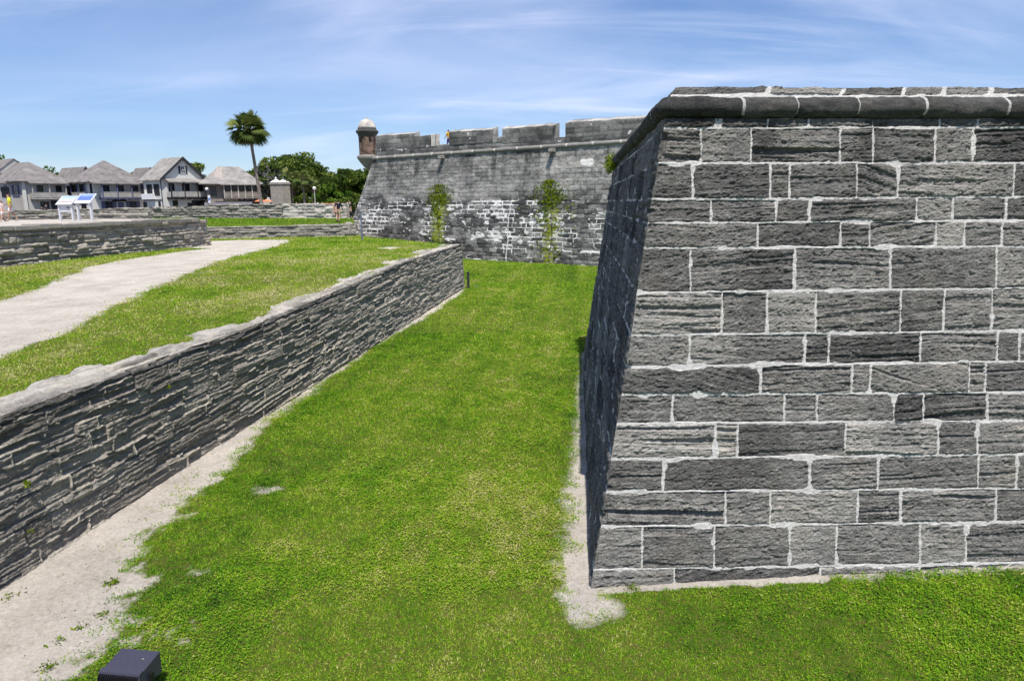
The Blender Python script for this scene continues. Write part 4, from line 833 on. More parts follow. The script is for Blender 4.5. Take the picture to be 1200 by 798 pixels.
# weeds in the grass and sand near the viewer
def ground_tuft(label, x, y, seed, n=40, s=.021, sp=.05, z=0.0):
    p = atz(x, y, z); r = np.random.default_rng(seed); C = p + np.stack([r.normal(0, sp, n), r.normal(0, sp, n), np.abs(r.normal(.02, .02, n))], -1); V, Fq = leaf_quads(C, s, r, 1.2)
    o = np_mesh('weed', V - p, Fq, M['vine'], None, fattr={'v': np.clip(r.normal(.3, .18, n), 0, 1)}); o.location = tuple(p); tag(o, label, 'weed', 'weeds growing out of the sand')
for i, (x, y, l, n) in enumerate(((132, 683, 'round green weed alone in the pale sand', 110), (120, 722, 'loose weed at the sand edge below the round weed', 60), (55, 785, 'sprawling weed near the bottom edge of the sand', 70), (95, 736, 'thin creeping weed in the middle of the sand', 40), (10, 700, 'sparse weed in the sand by the left edge', 30), (722, 682, 'leafy weed at the foot of the bright wall near its corner', 150), (740, 690, 'second leafy weed along the foot of the bright wall', 120), (68, 752, 'few leaves of weed on bare sand left of the lamp', 26))):
    ground_tuft(l, x, y, 700 + i, n)
# ------------------------------------------------------------------ houses
M['shingle'] = flat('cedar_shingle', (.20, .185, .18), .95, .2, .9, .9, 6)
M['shingle2'] = flat('pale_cedar_shingle', (.27, .255, .24), .95, .2, .9, .9, 6)
M['stucco'] = flat('lime_stucco', (.66, .645, .60), .9, .06, .6, .2, 8)
M['stucco2'] = flat('grey_stucco', (.50, .485, .46), .9, .07, .6, .2, 8)
M['brownwood'] = flat('grey_brown_wood', (.22, .19, .165), .9, .15, 1.2, .3, 8)
M['paleboard'] = flat('unpainted_board', (.42, .40, .365), .9, .14, 1.5, .3, 12)
M['dark'] = flat('dark_trim', (.035, .035, .042), .7)
M['blue'] = flat('blue_grey_paint', (.12, .13, .22), .7, .08)
M['glass'] = flat('dark_glass', (.02, .022, .026), .15, .1, spec=.5)
M['white'] = flat('white_paint', (.74, .74, .74), .6, .03)
def pxof(p):
    v = np.array(p) - EYEP; z = v @ FW; return 600 + F_PX * (v @ RT) / z
class House:
    def __init__(s, label, kx, D, yaw, fx, lx, he, hr, wall, roof, z0=3.95, name='house', minside=None):
        K = atY(kx, 235, D); s.K = K; s.yaw = R(yaw); c, q = math.cos(s.yaw), math.sin(s.yaw)
        s.W = next(w for w in np.arange(2, 40, .05) if pxof((K[0] + c * w, K[1] + q * w, 8)) >= fx)
        s.D = minside or next((w for w in np.arange(2, 30, .05) if pxof((K[0] - q * w, K[1] + c * w, 8)) <= lx), 9)
        s.he, s.hr, s.wall, s.roof = he, hr, M[wall], M[roof]
        s.o = thing(name, label, 'house', (K[0], K[1], z0), s.yaw, 'houses along the street')
        q = MB().box(0, s.W, 0, s.D, -.2, he); s.w = q.build('wall', s.wall, s.o)
    def T(s, face, a, d, z): return (a, -d, z) if face == 'front' else (-d, a, z)
    def bx(s, q, face, a0, a1, d0, d1, z0, z1):
        p, r = s.T(face, a0, d0, z0), s.T(face, a1, d1, z1); return q.box(min(p[0], r[0]), max(p[0], r[0]), min(p[1], r[1]), max(p[1], r[1]), z0, z1)
    def win(s, face, a, z, w, h, trim='dark', shut=None, kind='window', bars=True):
        q = MB(); t = .07
        for A in ((a, a + t, z, z + h), (a + w - t, a + w, z, z + h), (a + t, a + w - t, z + h - t, z + h), (a + t, a + w - t, z, z + t)): s.bx(q, face, A[0], A[1], -.02, .06, A[2], A[3])
        if bars: s.bx(q, face, a + w / 2 - .025, a + w / 2 + .025, .012, .045, z + t, z + h - t); s.bx(q, face, a + t, a + w - t, .014, .04, z + h / 2 - .025, z + h / 2 + .025)
        f = q.build(kind, M[trim], s.o); g = MB(); s.bx(g, face, a + t, a + w - t, -.01, .01, z + t, z + h - t); g.build('pane', M['glass'], f)
        if shut:
            for a0 in (a - w * .42 - .02, a + w + .02): g = MB(); s.bx(g, face, a0, a0 + w * .42, 0, .05, z, z + h); [s.bx(g, face, a0 + .06, a0 + w * .42 - .06, .05, .065, z + .1 + k * .2, z + .2 + k * .2) for k in range(int((h - .2) / .2))]; g.build('shutter', M[shut], f)
        return f
    def hip(s, ov=.55, rx=None, ry=None, ridge='x', frac=.0, th=.14, name='roof', z=None):
        """hipped roof; frac = ridge length share"""
        W, D, h, r = s.W, s.D, z or s.he, s.hr; a = [(-ov, -ov), (W + ov, -ov), (W + ov, D + ov), (-ov, D + ov)]
        if ridge == 'x': e0, e1 = (W / 2 - W * frac / 2, D / 2), (W / 2 + W * frac / 2, D / 2)
        else: e0, e1 = (W / 2, D / 2 - D * frac / 2), (W / 2, D / 2 + D * frac / 2)
        vs = [(x, y, h) for x, y in a] + [(e0[0], e0[1], r), (e1[0], e1[1], r)] + [(x, y, h - th) for x, y in a]
        if ridge == 'x': fs = [(0, 1, 5, 4), (1, 2, 5), (2, 3, 4, 5), (3, 0, 4)]
        else: fs = [(0, 1, 4), (1, 2, 5, 4), (2, 3, 5), (3, 0, 4, 5)]
        fs += [(6, 7, 1, 0), (7, 8, 2, 1), (8, 9, 3, 2), (9, 6, 0, 3), (9, 8, 7, 6)]
        return MB().add(vs, fs).build(name, s.roof, s.o)
    def balcony(s, face, a0, a1, d, z, rail='paleboard', post='dark', nposts=4, zt=None, slab='dark', lattice=True):
        q = MB(); s.bx(q, face, a0, a1, .002, d, z - .18, z); [s.bx(q, face, a, a + .12, .004, d - .05, z - .34, z - .182) for a in np.linspace(a0 + .1, a1 - .3, 7)]
        b = q.build('balcony', M[slab], s.o)
        q = MB(); s.bx(q, face, a0 + .03, a1 - .03, d - .09, d - .05, z + .08, z + .85); s.bx(q, face, a0 + .03, a0 + .07, .05, d - .1, z + .08, z + .85); s.bx(q, face, a1 - .07, a1 - .03, .05, d - .1, z + .08, z + .85); s.bx(q, face, a0, a1, d - .12, d - .02, z + .86, z + .94)
        if lattice: [s.bx(q, face, a, a + .10, d - .05, d - .025, z + .08, z + .85) for a in np.arange(a0 + .1, a1 - .2, .3)]
        q.build('railing', M[rail], b)
        for a in np.linspace(a0, a1 - .16, nposts): q = MB(); s.bx(q, face, a, a + .16, d - .14, d + .02, z - .1, (zt or s.he) - .05); s.bx(q, face, a - .03, a + .19, d - .17, d + .05, (zt or s.he) - .3, (zt or s.he) - .18); q.build('post', M[post], b)
        return b
    def pent(s, face, a0, a1, d, z0, z1, mat=None, name='pent_roof'):
        P = lambda a, dd, z: s.T(face, a, dd, z)
        vs = [P(a0, 0, z1), P(a1, 0, z1), P(a1, d, z0), P(a0, d, z0), P(a0, 0, z1 - .12), P(a1, 0, z1 - .12), P(a1, d, z0 - .14), P(a0, d, z0 - .14)]
        return MB().add(vs, [(0, 1, 2, 3), (7, 6, 5, 4), (0, 3, 7, 4), (1, 5, 6, 2), (3, 2, 6, 7), (0, 4, 5, 1)]).build(name, mat or s.roof, s.o)
    def box(s, name, mat, face, *A, bevel=0, parent=None):
        q = MB(); s.bx(q, face, *A); return q.build(name, M[mat], parent or s.o, bevel=bevel)
# 1: the large roofed house at the left
h1 = House('large brown hip-roofed house at the far left with an overhanging boarded balcony', 27, 112, 56, 76, -40, 5.5, 8.7, 'stucco2', 'shingle', minside=18)
h1.hip(.7, frac=.55, ridge='y'); h1.balcony('front', 1.0, h1.W - .3, 1.3, 2.75, 'paleboard', 'paleboard', 3, 5.25, 'paleboard'); h1.pent('front', .7, h1.W, 1.55, 5.15, 5.75)
for a in (2.2, 5.0, 6.4): h1.win('front', a, 3.3, .9, 1.5, 'dark')
h1.win('front', 2.4, .9, 1.3, 1.3, 'dark'); h1.win('left', 1.4, 3.0, 1.5, 1.9, 'blue', 'blue'); h1.win('left', 6, 3.0, 1.5, 1.9, 'blue', 'blue'); h1.box('door', 'dark', 'front', h1.W * .62, h1.W * .62 + 1.5, 0, .05, 0, 2.4)
h1.box('corner_board', 'stucco', 'front', .0, .5, .003, .25, 0, 5.3)
# 2: hipped house with blue posts
h2 = House('hip-roofed white house with blue balcony posts behind the information panels', 112, 114, 58, 167, 83, 5.35, 9.0, 'stucco', 'shingle')
h2.hip(.8, frac=.04, ridge='y'); h2.pent('front', -.9, h2.W + .3, 1.6, 5.05, 5.55)
h2.balcony('front', .5, h2.W - .1, 1.4, 2.75, 'paleboard', 'blue', 4, 5.2, 'blue')
for a in (1.2, 3.6): h2.win('front', a, 3.2, 1.25, 1.6, 'blue')
h2.win('front', h2.W - 2.0, 3.2, 1.25, 1.6, 'blue'); h2.win('front', 1.4, .7, 1.3, 1.5, 'blue', 'blue'); h2.win('front', h2.W - 2.6, .7, 1.3, 1.5, 'blue', 'blue')
h2.box('door', 'blue', 'front', h2.W * .5 - .5, h2.W * .5 + .5, 0, .06, 0, 2.0); h2.box('shop_sign', 'dark', 'front', h2.W * .5 - 1.4, h2.W * .5 + 1.0, .0, .08, 2.12, 2.42)
h2.balcony('left', 2.2, h2.D - .6, .35, 2.75, 'paleboard', 'blue', 3, 5.2, 'blue')
for a in (2.6, 5.2): h2.win('left', a, 3.0, 1.9, 2.0, 'dark', None)
h2.win('left', .5, 3.0, .7, 2.0, 'dark'); h2.win('left', 3.0, .6, 1.6, 1.6, 'dark'); h2.box('corner_board', 'stucco', 'left', -.002, .3, .003, .10, 0, 5.2)
def gable_wing(h, x0, x1, y0, y1, ze, zr, axis='y', board='dark', name='roof_wing', ov=.3):
    """gabled roof block in house coordinates, ridge along axis, dark bargeboards on the near gable"""
    xm, ym = (x0 + x1) / 2, (y0 + y1) / 2
    if axis == 'y': vs = [(x0 - ov, y0, ze), (x1 + ov, y0, ze), (xm, y0, zr), (x0 - ov, y1, ze), (x1 + ov, y1, ze), (xm, y1, zr)]
    else: vs = [(x0, y1 + ov, ze), (x0, y0 - ov, ze), (x0, ym, zr), (x1, y1 + ov, ze), (x1, y0 - ov, ze), (x1, ym, zr)]
    n = len(vs); vs += [(a, b, c - .16) for a, b, c in vs]
    fs = [(0, 2, 5, 3), (1, 4, 5, 2), (6, 9, 11, 8), (7, 8, 11, 10), (0, 6, 8, 2), (2, 8, 7, 1), (3, 5, 11, 9), (5, 4, 10, 11), (0, 3, 9, 6), (1, 7, 10, 4)]
    o = MB().add(vs, fs).build(name, h.roof, h.o)
    q = MB(); ip = lambda j, d: tuple(np.array(vs[j]) + np.array((0, d, -.17) if axis == 'y' else (d, 0, -.17)))
    q.add([ip(0, .1), ip(1, .1), ip(2, .1)] + [ip(0, .3), ip(1, .3), ip(2, .3)], [(0, 1, 2), (5, 4, 3), (0, 3, 4, 1), (1, 4, 5, 2), (2, 5, 3, 0)]); name == 'roof' or q.build('gable', h.wall, h.o)
    if board:
        q = MB(); f = (lambda a, z: (a, y0 - .03, z)) if axis == 'y' else (lambda a, z: (x0 - .03, a, z))
        for A, B in (((x0 - ov, ze), (xm, zr)), ((x1 + ov, ze), (xm, zr))) if axis == 'y' else (((y0 - ov, ze), (ym, zr)), ((y1 + ov, ze), (ym, zr))):
            p = [f(A[0], A[1] + .06), f(B[0], B[1] + .06), f(B[0], B[1] - .38), f(A[0], A[1] - .38)]; sh = (0, -.08, 0) if axis == 'y' else (-.08, 0, 0)
            q.add(p + [tuple(np.array(v) + sh) for v in p], [(0, 1, 2, 3), (7, 6, 5, 4), (0, 4, 5, 1), (1, 5, 6, 2), (2, 6, 7, 3), (3, 7, 4, 0)])
        q.build('bargeboard', M[board], o)
    return o
h1w = House('low shingled house squeezed between the large brown roof and the hipped roof', 97, 122, 58, 112, 68, 6.0, 7.8, 'stucco2', 'shingle')
gable_wing(h1w, 0, h1w.W, 0, h1w.D, 6.0, 8.2, 'y'); h1w.win('left', 3, 3, 1.4, 1.6, 'dark'); h1w.win('left', 6.5, 3, 1.4, 1.6, 'dark')
gable_wing(h1, h1.W * .5 - 2.6, h1.W * .5 + 2.6, 9.5, 18.3, 7.2, 9.5, 'y', None)
# 3: gabled house
h3 = House('white gabled house with dark bargeboards and a balcony across its front', 191, 112, 58, 241, 168, 5.5, 8.6, 'stucco', 'shingle2')
gm = h3.W / 2
MB().add([(0, .02, 5.49), (h3.W, .02, 5.49), (gm, .02, 8.95), (0, .3, 5.49), (h3.W, .3, 5.49), (gm, .3, 8.95)], [(0, 1, 2), (5, 4, 3), (0, 3, 4, 1), (1, 4, 5, 2), (2, 5, 3, 0)]).build('gable', M['stucco'], h3.o)
gable_wing(h3, 0, h3.W, -.35, h3.D + .3, 5.45, 9.15, 'y', name='roof', ov=.45)
h3.pent('front', .5, h3.W, 1.5, 5.15, 5.75); h3.balcony('front', .7, h3.W - .05, 1.35, 2.7, 'paleboard', 'dark', 4, 5.2)
for a, w in ((1.2, 1.0), (3.6, 1.3), (6.4, 1.0)): h3.win('front', a * h3.W / 8, 3.0, w, 1.9, 'dark')
h3.win('front', gm - .35, 6.5, .8, 1.2, 'white', 'dark'); h3.win('front', 1.6, .4, .9, 1.8, 'dark'); h3.win('front', 4.2, .2, 1.0, 1.6, 'dark'); h3.win('front', h3.W - 2.3, .3, 1.3, 1.9, 'dark', 'dark')
for a in (1.0, 3.0): h3.win('left', a, 3.0, .8, 1.8, 'dark', 'dark')
h3.box('balcony', 'white', 'left', 2.0, h3.D - .1, .002, .5, 2.4, 3.3); h3.win('left', 5.0, 3.2, .9, 1.8, 'dark'); h3.box('door', 'dark', 'left', 4.6, 5.6, 0, .06, 0, 2.0); h3.win('left', .7, .5, .6, 1.6, 'dark')
h3.box('chimney', 'stucco', 'front', h3.W - 1.9, h3.W - .8, -4.4, -3.2, 6.4, 8.6); h3.box('corner_post', 'dark', 'left', -.003, .14, .003, .08, 0, 5.4); h3.box('trim_band', 'dark', 'left', .2, h3.D, .003, .06, 2.2, 2.36)
h2w = House('low roof showing between the hipped house and the gabled house', 174, 121, 58, 184, 155, 5.9, 7.6, 'stucco2', 'shingle')
gable_wing(h2w, 0, h2w.W, 0, h2w.D, 5.9, 7.9, 'y'); h2w.win('left', 2.5, 3, 1.2, 1.6, 'dark')
# 4: brown timber house with porch
h4 = House('grey brown timber house with an upper porch, partly behind the tall palm', 243, 116, 24, 300, 236, 4.9, 7.9, 'brownwood', 'shingle2', minside=9)
h4.hip(1.1, frac=.42); h4.balcony('front', 2.6, h4.W + .4, 1.5, 2.6, 'brownwood', 'paleboard', 6, 4.85, 'brownwood', False)
for a in np.arange(3.0, h4.W - 1.2, 1.75): h4.win('front', float(a), 2.9, 1.15, 1.6, 'dark')
h4.win('front', .6, 2.9, .9, 1.5, 'dark'); h4.win('front', 1.2, .5, 1.4, 1.5, 'dark'); h4.win('front', 6.2, .5, 1.6, 1.6, 'dark', None)
h4.pent('front', 2.2, h4.W + .6, 1.9, 4.75, 5.3); q = MB().hexa([(1.2, -.1, 5.0), (2.6, -.1, 5.0), (3.0, 3.2, 5.0), (1.9, 3.2, 5.0)], [(1.2, -.12, 5.2), (2.6, -.12, 5.2), (2.9, 3.2, 7.7), (1.9, 3.2, 7.7)]); q.build('chimney', flat('chimney_stucco', (.34, .30, .27), .9, .1), h4.o)
h4.box('awning', 'dark', 'front', 4.8, 8.0, .0, 1.2, 2.0, 2.25); h4.box('door', 'paleboard', 'front', 8.6, 9.7, 0, .06, 0, 2.1)
h0 = House('edge of a grey stucco house with a shingled eave at the picture edge', -20, 104, 56, 4, -60, 5.0, 7.2, 'stucco2', 'shingle', minside=9); h0.hip(.4, frac=.3); h0.win('front', 2.5, 2.9, 1.1, 1.5, 'dark')
# small picket fence before the timber house
fe = thing('picket_fence', 'pale grey board fence in front of the timber house', 'fence', tuple(atY(240, 243, 104) * [1, 1, 0] + [0, 0, 3.95])); fx0 = atY(240, 243, 104); fx1 = atY(296, 243, 100); fv = fx1 - fx0; L_ = math.hypot(fv[0], fv[1]); fe.rotation_euler.z = math.atan2(fv[1], fv[0])
q = MB(); [q.box(a, a + .13, -.02, .02, .05, 1.75 + .06 * (i % 2)) for i, a in enumerate(np.arange(0, L_, .17))]; q.build('pickets', flat('fence_grey', (.34, .32, .34), .9, .1), fe); MB().box(0, L_, .021, .08, .4, .5).box(0, L_, .021, .08, 1.2, 1.3).build('rails', M['paleboard'], fe)
# ------------------------------------------------------------------ street furniture, gate pillars, vehicles
def pillar(label, px, Y, hpx):
    p = atY(px, 240, Y); zt = atY(px, hpx, Y)[2]; t = thing('gate_pillar', label, 'gate pillar', (p[0], p[1], 3.9), R(18), 'stone gate pillars'); H = zt - 3.9
    s_ = .95; o = MB().box(-s_, s_, -s_, s_, -.2, H * .80).build('shaft', M['oldwall'], t, bevel=.04); MB().box(-s_ - .14, s_ + .14, -s_ - .14, s_ + .14, H * .80, H * .86).build('cornice', M['oldwall'], t)
    q = MB(); q.hexa([(-s_, -s_, H * .86), (s_, -s_, H * .86), (s_, s_, H * .86), (-s_, s_, H * .86)], [(-.1, -.1, H * .95), (.1, -.1, H * .95), (.1, .1, H * .95), (-.1, .1, H * .95)]); q.build('cap', M['white'], t)
    MB().lathe([(.06, H * .95), (.16, H * .97), (.14, H * .99), (.02, H * 1.01)], n=8).build('finial', M['white'], t); MB().box(-s_ - .1, s_ + .1, -s_ - .1, s_ + .1, 0, .5).build('plinth', M['oldwall'], t)
pillar('coquina gate pillar with a pyramid cap, left of the pair', 325.5, 116, 208); pillar('coquina gate pillar with a pyramid cap, right of the pair', 334.5, 120, 208)
def lamp(label, px, Y, ytop):
    p = atY(px, 240, Y); H = atY(px, ytop, Y)[2] - 3.9; t = thing('street_lamp', label, 'street lamp', (p[0], p[1], 3.9), 0, 'globe street lamps')
    MB().lathe([(.14, 0), (.13, .5), (.07, .6), (.055, H - .6), (.09, H - .52), (.09, H - .42)], n=10).build('post', flat('lamp_post_%d' % int(px), (.42, .42, .41) if px > 300 else (.08, .08, .085), .6), t)
    MB().lathe([(.1, H - .44)] + [(.24 * math.sin(a), H - .22 - .24 * math.cos(a)) for a in np.linspace(.5, 3.1, 8)], n=12).build('lamp_globe', M['white'], t, smooth=True)
lamp('globe lamp on a grey post in front of the oaks', 369.5, 96, 219); lamp('globe lamp on a black post between the gabled and timber houses', 244, 102, 220)
def panel_sign(label, x0, x1, ytop, zb, seed, kind):
    a = atz(x0, 259, zb); b = atz(x1, 258, zb); yb = (a[1] + b[1]) / 2; w = math.hypot(b[0] - a[0], b[1] - a[1]); yb = a[1]; w = atY(x1, 250, yb)[0] - a[0]; t = thing('information_panel', label, 'information panel', (a[0], a[1], zb), R(-9), 'information panels on the terrace')
    h = atY((x0 + x1) / 2, ytop, yb)[2] - zb; fr = flat('sign_frame_%d' % seed, (.55, .56, .6), .5, .04)
    for x in (0, w - .11): MB().box(x, x + .11, -.06, .10, -.05, h * .70).build('leg', fr, t, bevel=.01)
    lo, hi, d = h * .66, h * 1.0, .62; up_ = Vector((0, d, hi - lo)).normalized(); nn_ = Vector((0, -(hi - lo), d)).normalized()
    def slabq(e, th0, th1, m=.0): 
        c = [Vector((-e, -.10 - e * .5, lo - e * .2)), Vector((w + e, -.10 - e * .5, lo - e * .2)), Vector((w + e, -.10 + d + e * .5, hi + e * .2)), Vector((-e, -.10 + d + e * .5, hi + e * .2))]
        return MB().hexa([tuple(v + nn_ * th0) for v in c], [tuple(v + nn_ * th1) for v in c])
    slabq(.06, 0, .05).build('panel_frame', fr, t)
    m, tr, bs = newmat('panel_print_%d' % seed); v = N(tr, 'ShaderNodeTexCoord').outputs['Generated']; sp = N(tr, 'ShaderNodeSeparateXYZ', {0: v}); n_ = noise(tr, v, 5, 5)
    f = N(tr, 'ShaderNodeMath', {0: n_, 1: .35, 2: sp.outputs[1]}, operation='MULTIPLY_ADD').outputs[0]
    c = ramp(tr, f, [(.2, (.22, .08, .10)), (.40, (.34, .24, .25)), (.62, (.48, .50, .50)), (1.0, (.30, .42, .52))] if kind == 0 else [(.25, (.34, .36, .42)), (.45, (.12, .18, .40)), (.8, (.10, .16, .40)), (1.2, (.25, .32, .5))])
    tr.links.new(c, bs.inputs['Base Color']); bs.inputs['Roughness'].default_value = .6; bs.inputs['Specular IOR Level'].default_value = .1
    slabq(-.03, .05, .058).build('panel_face', m, t)
    if kind == 0: MB().box(w * .62, w * .8, -.075, -.05, lo * .80, lo * .86).build('tag', M['dark'], t); MB().box(.11, w - .11, .0, .03, lo * .55, lo * .98).build('back_board', fr, t)
panel_sign('left information panel, white print with a reddish lower edge', 70.5, 88, 230.5, 4.42, 1, 0); panel_sign('right information panel, blue print on a tilted frame', 92, 110, 228, 4.42, 2, 1)
def car(label, px, Y, zt, col, seed, yaw=0.1):
    p = atY(px, 240, Y); t = thing('parked_car', label, 'car', (p[0], p[1], 3.98), yaw, 'cars parked behind the parapet wall'); L, Wd = 4.4, 1.75
    pr = [(-2.2, .35), (-2.18, .75), (-1.95, .95), (-1.2, 1.02), (-.55, 1.45), (.9, 1.47), (1.65, 1.05), (2.12, .95), (2.2, .6), (2.18, .35)]
    vs = [(x, y * Wd / 2 * (1 if z < 1.1 else .82), z) for y in (-1, 1) for x, z in pr]; n = len(pr); fs = [tuple(range(n)), tuple(range(2 * n - 1, n - 1, -1))] + [(i, n + i, n + (i + 1) % n, (i + 1) % n) for i in range(n)]
    MB().add(vs, fs).build('body', flat('car_paint_%d' % seed, col, .3, .03, spec=.5), t, bevel=.04)
    for y in (-.9, .9):
        MB().add([(x, y * .84 + (.0), z) for x, z in ((-1.05, 1.05), (-.52, 1.4), (.85, 1.41), (1.4, 1.07))] + [(x, y * .84 + .03 * y, z) for x, z in ((-1.05, 1.05), (-.52, 1.4), (.85, 1.41), (1.4, 1.07))], [(0, 1, 2, 3), (7, 6, 5, 4), (0, 4, 5, 1), (1, 5, 6, 2), (2, 6, 7, 3), (3, 7, 4, 0)]).build('side_window', M['glass'], t)
        for x in (-1.35, 1.35): q = MB(); q.lathe([(.32, -.1), (.33, -.08), (.33, .08), (.32, .1)], n=14); q.v = [(a + x, c + y * .93, b + .33) for a, b, c in q.v]; wl = q.build('wheel', M['dark'], t); q = MB(); q.lathe([(.19, -.11), (.19, .11)], n=10); q.v = [(a + x, c + y * .935, b + .33) for a, b, c in q.v]; q.build('rim', M['white'], wl)
    for y in (-.6, .6): MB().box(-2.23, -2.15, y - .16, y + .16, .62, .76).build('headlight', M['white'], t)
car('orange parked car beside the shrubs right of the grey lamp', 383, 96, 0, (.55, .16, .06), 1); car('dark blue parked car below the short palms', 354, 106, 0, (.03, .05, .16), 2, -.1); car('white parked car behind the wall left of the tall palm', 280, 97, 0, (.62, .62, .64), 3, .4)
# street sign and cafe umbrellas
p = atY(246, 240, 98); t = thing('parking_sign', 'blue and white sign on a pole in front of the gabled house corner', 'sign', (p[0], p[1], 3.95)); zt = atY(246, 229, 98)[2] - 3.95
MB().lathe([(.04, 0), (.04, zt)], n=8).build('pole', M['paleboard'], t); MB().box(-.16, .16, -.07, -.041, zt - 1.05, zt).build('sign_plate', M['white'], t, bevel=.01); MB().box(-.13, .13, -.078, -.0701, zt - .75, zt - .35).build('blue_field', flat('sign_blue', (.10, .22, .55), .5), t)
for px, Y, l in ((305.5, 112, 'orange cafe umbrella left of the mossy oak trunk'), (313.5, 115, 'orange cafe umbrella under the mossy oak')):
    p = atY(px, 240, Y); t = thing('cafe_umbrella', l, 'umbrella', (p[0], p[1], 3.9), 0, 'orange cafe umbrellas'); MB().lathe([(.03, 0), (.03, 2.3)], n=6).build('pole', M['paleboard'], t); MB().lathe([(.95, 1.92), (.92, 2.0), (.04, 2.35)], n=8).build('canopy', flat('orange_canvas_%d' % int(px), (.62, .22, .10), .8, .05), t)
def bollard(name, label, cat, base, h, w, mat, cap, capm):
    t = thing(name, label, cat, tuple(base)); MB().box(-w / 2, w / 2, -w / 2, w / 2, -.1, h).build('post', mat, t, bevel=.01); MB().box(-w * .62, w * .62, -w * .62, w * .62, h + .001, h + cap).build('cap', capm, t, bevel=.01); return t
bollard('bollard_light', 'small black bollard standing at the far end of the counterscarp wall', 'bollard', np.array([-2.75, 43.3, 0]), .95, .16, M['dark'], .07, M['dark'])
p = atz(424.5, 282, 2.72); bollard('marker_post', 'thin blue grey post in front of the fortress corner', 'post', p, 2.0, .12, flat('post_grey', (.13, .16, .2), .6), .05, M['dark'])
p = atz(420, 283, 2.72)
# floodlight in the foreground
M['black'] = flat('black_housing', (.045, .045, .068), .42, .06, 30, .05, 200, spec=.4)
M['fin'] = flat('black_fins', (.012, .012, .014), .5)
fl_ = thing('floodlight', 'black floodlight housing with cooling fins on the lawn edge at bottom left', 'floodlight', (-4.22, 6.62, 0), R(-8))
w, L_, ht = .235, .40, .44
q = MB().hexa([(-w, -L_ * .52, ht - .20), (w, -L_ * .52, ht - .20), (w, L_ * .5, ht - .26), (-w, L_ * .5, ht - .26)], [(-w, -L_ * .36, ht - .045), (w, -L_ * .36, ht - .045), (w, L_ * .5, ht), (-w, L_ * .5, ht)]); q.build('housing', M['black'], fl_, bevel=.008)
q = MB().hexa([(-w - .004, -L_ * .40, ht - .055), (w + .004, -L_ * .40, ht - .055), (w + .004, -L_ * .24, ht - .038), (-w - .004, -L_ * .24, ht - .038)], [(-w - .004, -L_ * .38, ht - .034), (w + .004, -L_ * .38, ht - .034), (w + .004, -L_ * .24, ht - .022), (-w - .004, -L_ * .24, ht - .022)]); q.build('rim', M['black'], fl_)
q = MB(); [q.hexa([(x, -L_ * .66, ht - .30), (x + .009, -L_ * .66, ht - .30), (x + .009, -L_ * .42, ht - .30), (x, -L_ * .42, ht - .30)], [(x, -L_ * .47, ht - .062), (x + .009, -L_ * .47, ht - .062), (x + .009, -L_ * .37, ht - .05), (x, -L_ * .37, ht - .05)]) for x in np.arange(-w + .005, w - .01, .026)]; q.build('cooling_fins', M['fin'], fl_)
MB().box(-w - .03, -w - .008, -.03, .03, .02, ht - .12).box(w + .008, w + .03, -.03, .03, .02, ht - .12).box(-w - .03, w + .03, -.03, .03, -.03, .018).build('yoke', M['fin'], fl_); MB().box(-w + .04, w - .04, L_ * .5 + .001, L_ * .5 + .012, ht - .22, ht - .04).build('lens', M['glass'], fl_)
MB().box(.105, .135, L_ * .16, L_ * .19, ht - .019, ht - .011).build('highlight_chip', M['pale'], fl_)  # small pale block standing in for a highlight on the housing

# ------------------------------------------------------------------ people
def skin_mesh(name, V, E_, Rd, mat, parent, sub=1, root=0):
    me = bpy.data.meshes.new('tmp'); me.from_pydata(V, E_, []); o = bpy.data.objects.new('tmp', me); COL.objects.link(o)
    s = o.modifiers.new('s', 'SKIN'); s.use_smooth_shade = True; u = o.modifiers.new('u', 'SUBSURF'); u.levels = sub
    for i, d in enumerate(me.skin_vertices[0].data): r = Rd[i]; d.radius = r if hasattr(r, '__len__') else (r, r); d.use_root = (i == root)
    bpy.context.view_layer.update(); dg = bpy.context.evaluated_depsgraph_get(); m2 = bpy.data.meshes.new_from_object(o.evaluated_get(dg)); bpy.data.objects.remove(o)
    m2.materials.clear(); m2.materials.append(mat); m2.name = name; return link(bpy.data.objects.new(name, m2), parent)
SK = [flat('skin_light', (.52, .33, .25), .6, .05), flat('skin_tan', (.38, .22, .15), .6, .05), flat('skin_dark', (.16, .09, .06), .6, .05)]
cloth_cache = {}
def cloth(c):
    if c not in cloth_cache: cloth_cache[c] = flat('cloth_%d' % len(cloth_cache), c, .9, .10, 14)
    return cloth_cache[c]
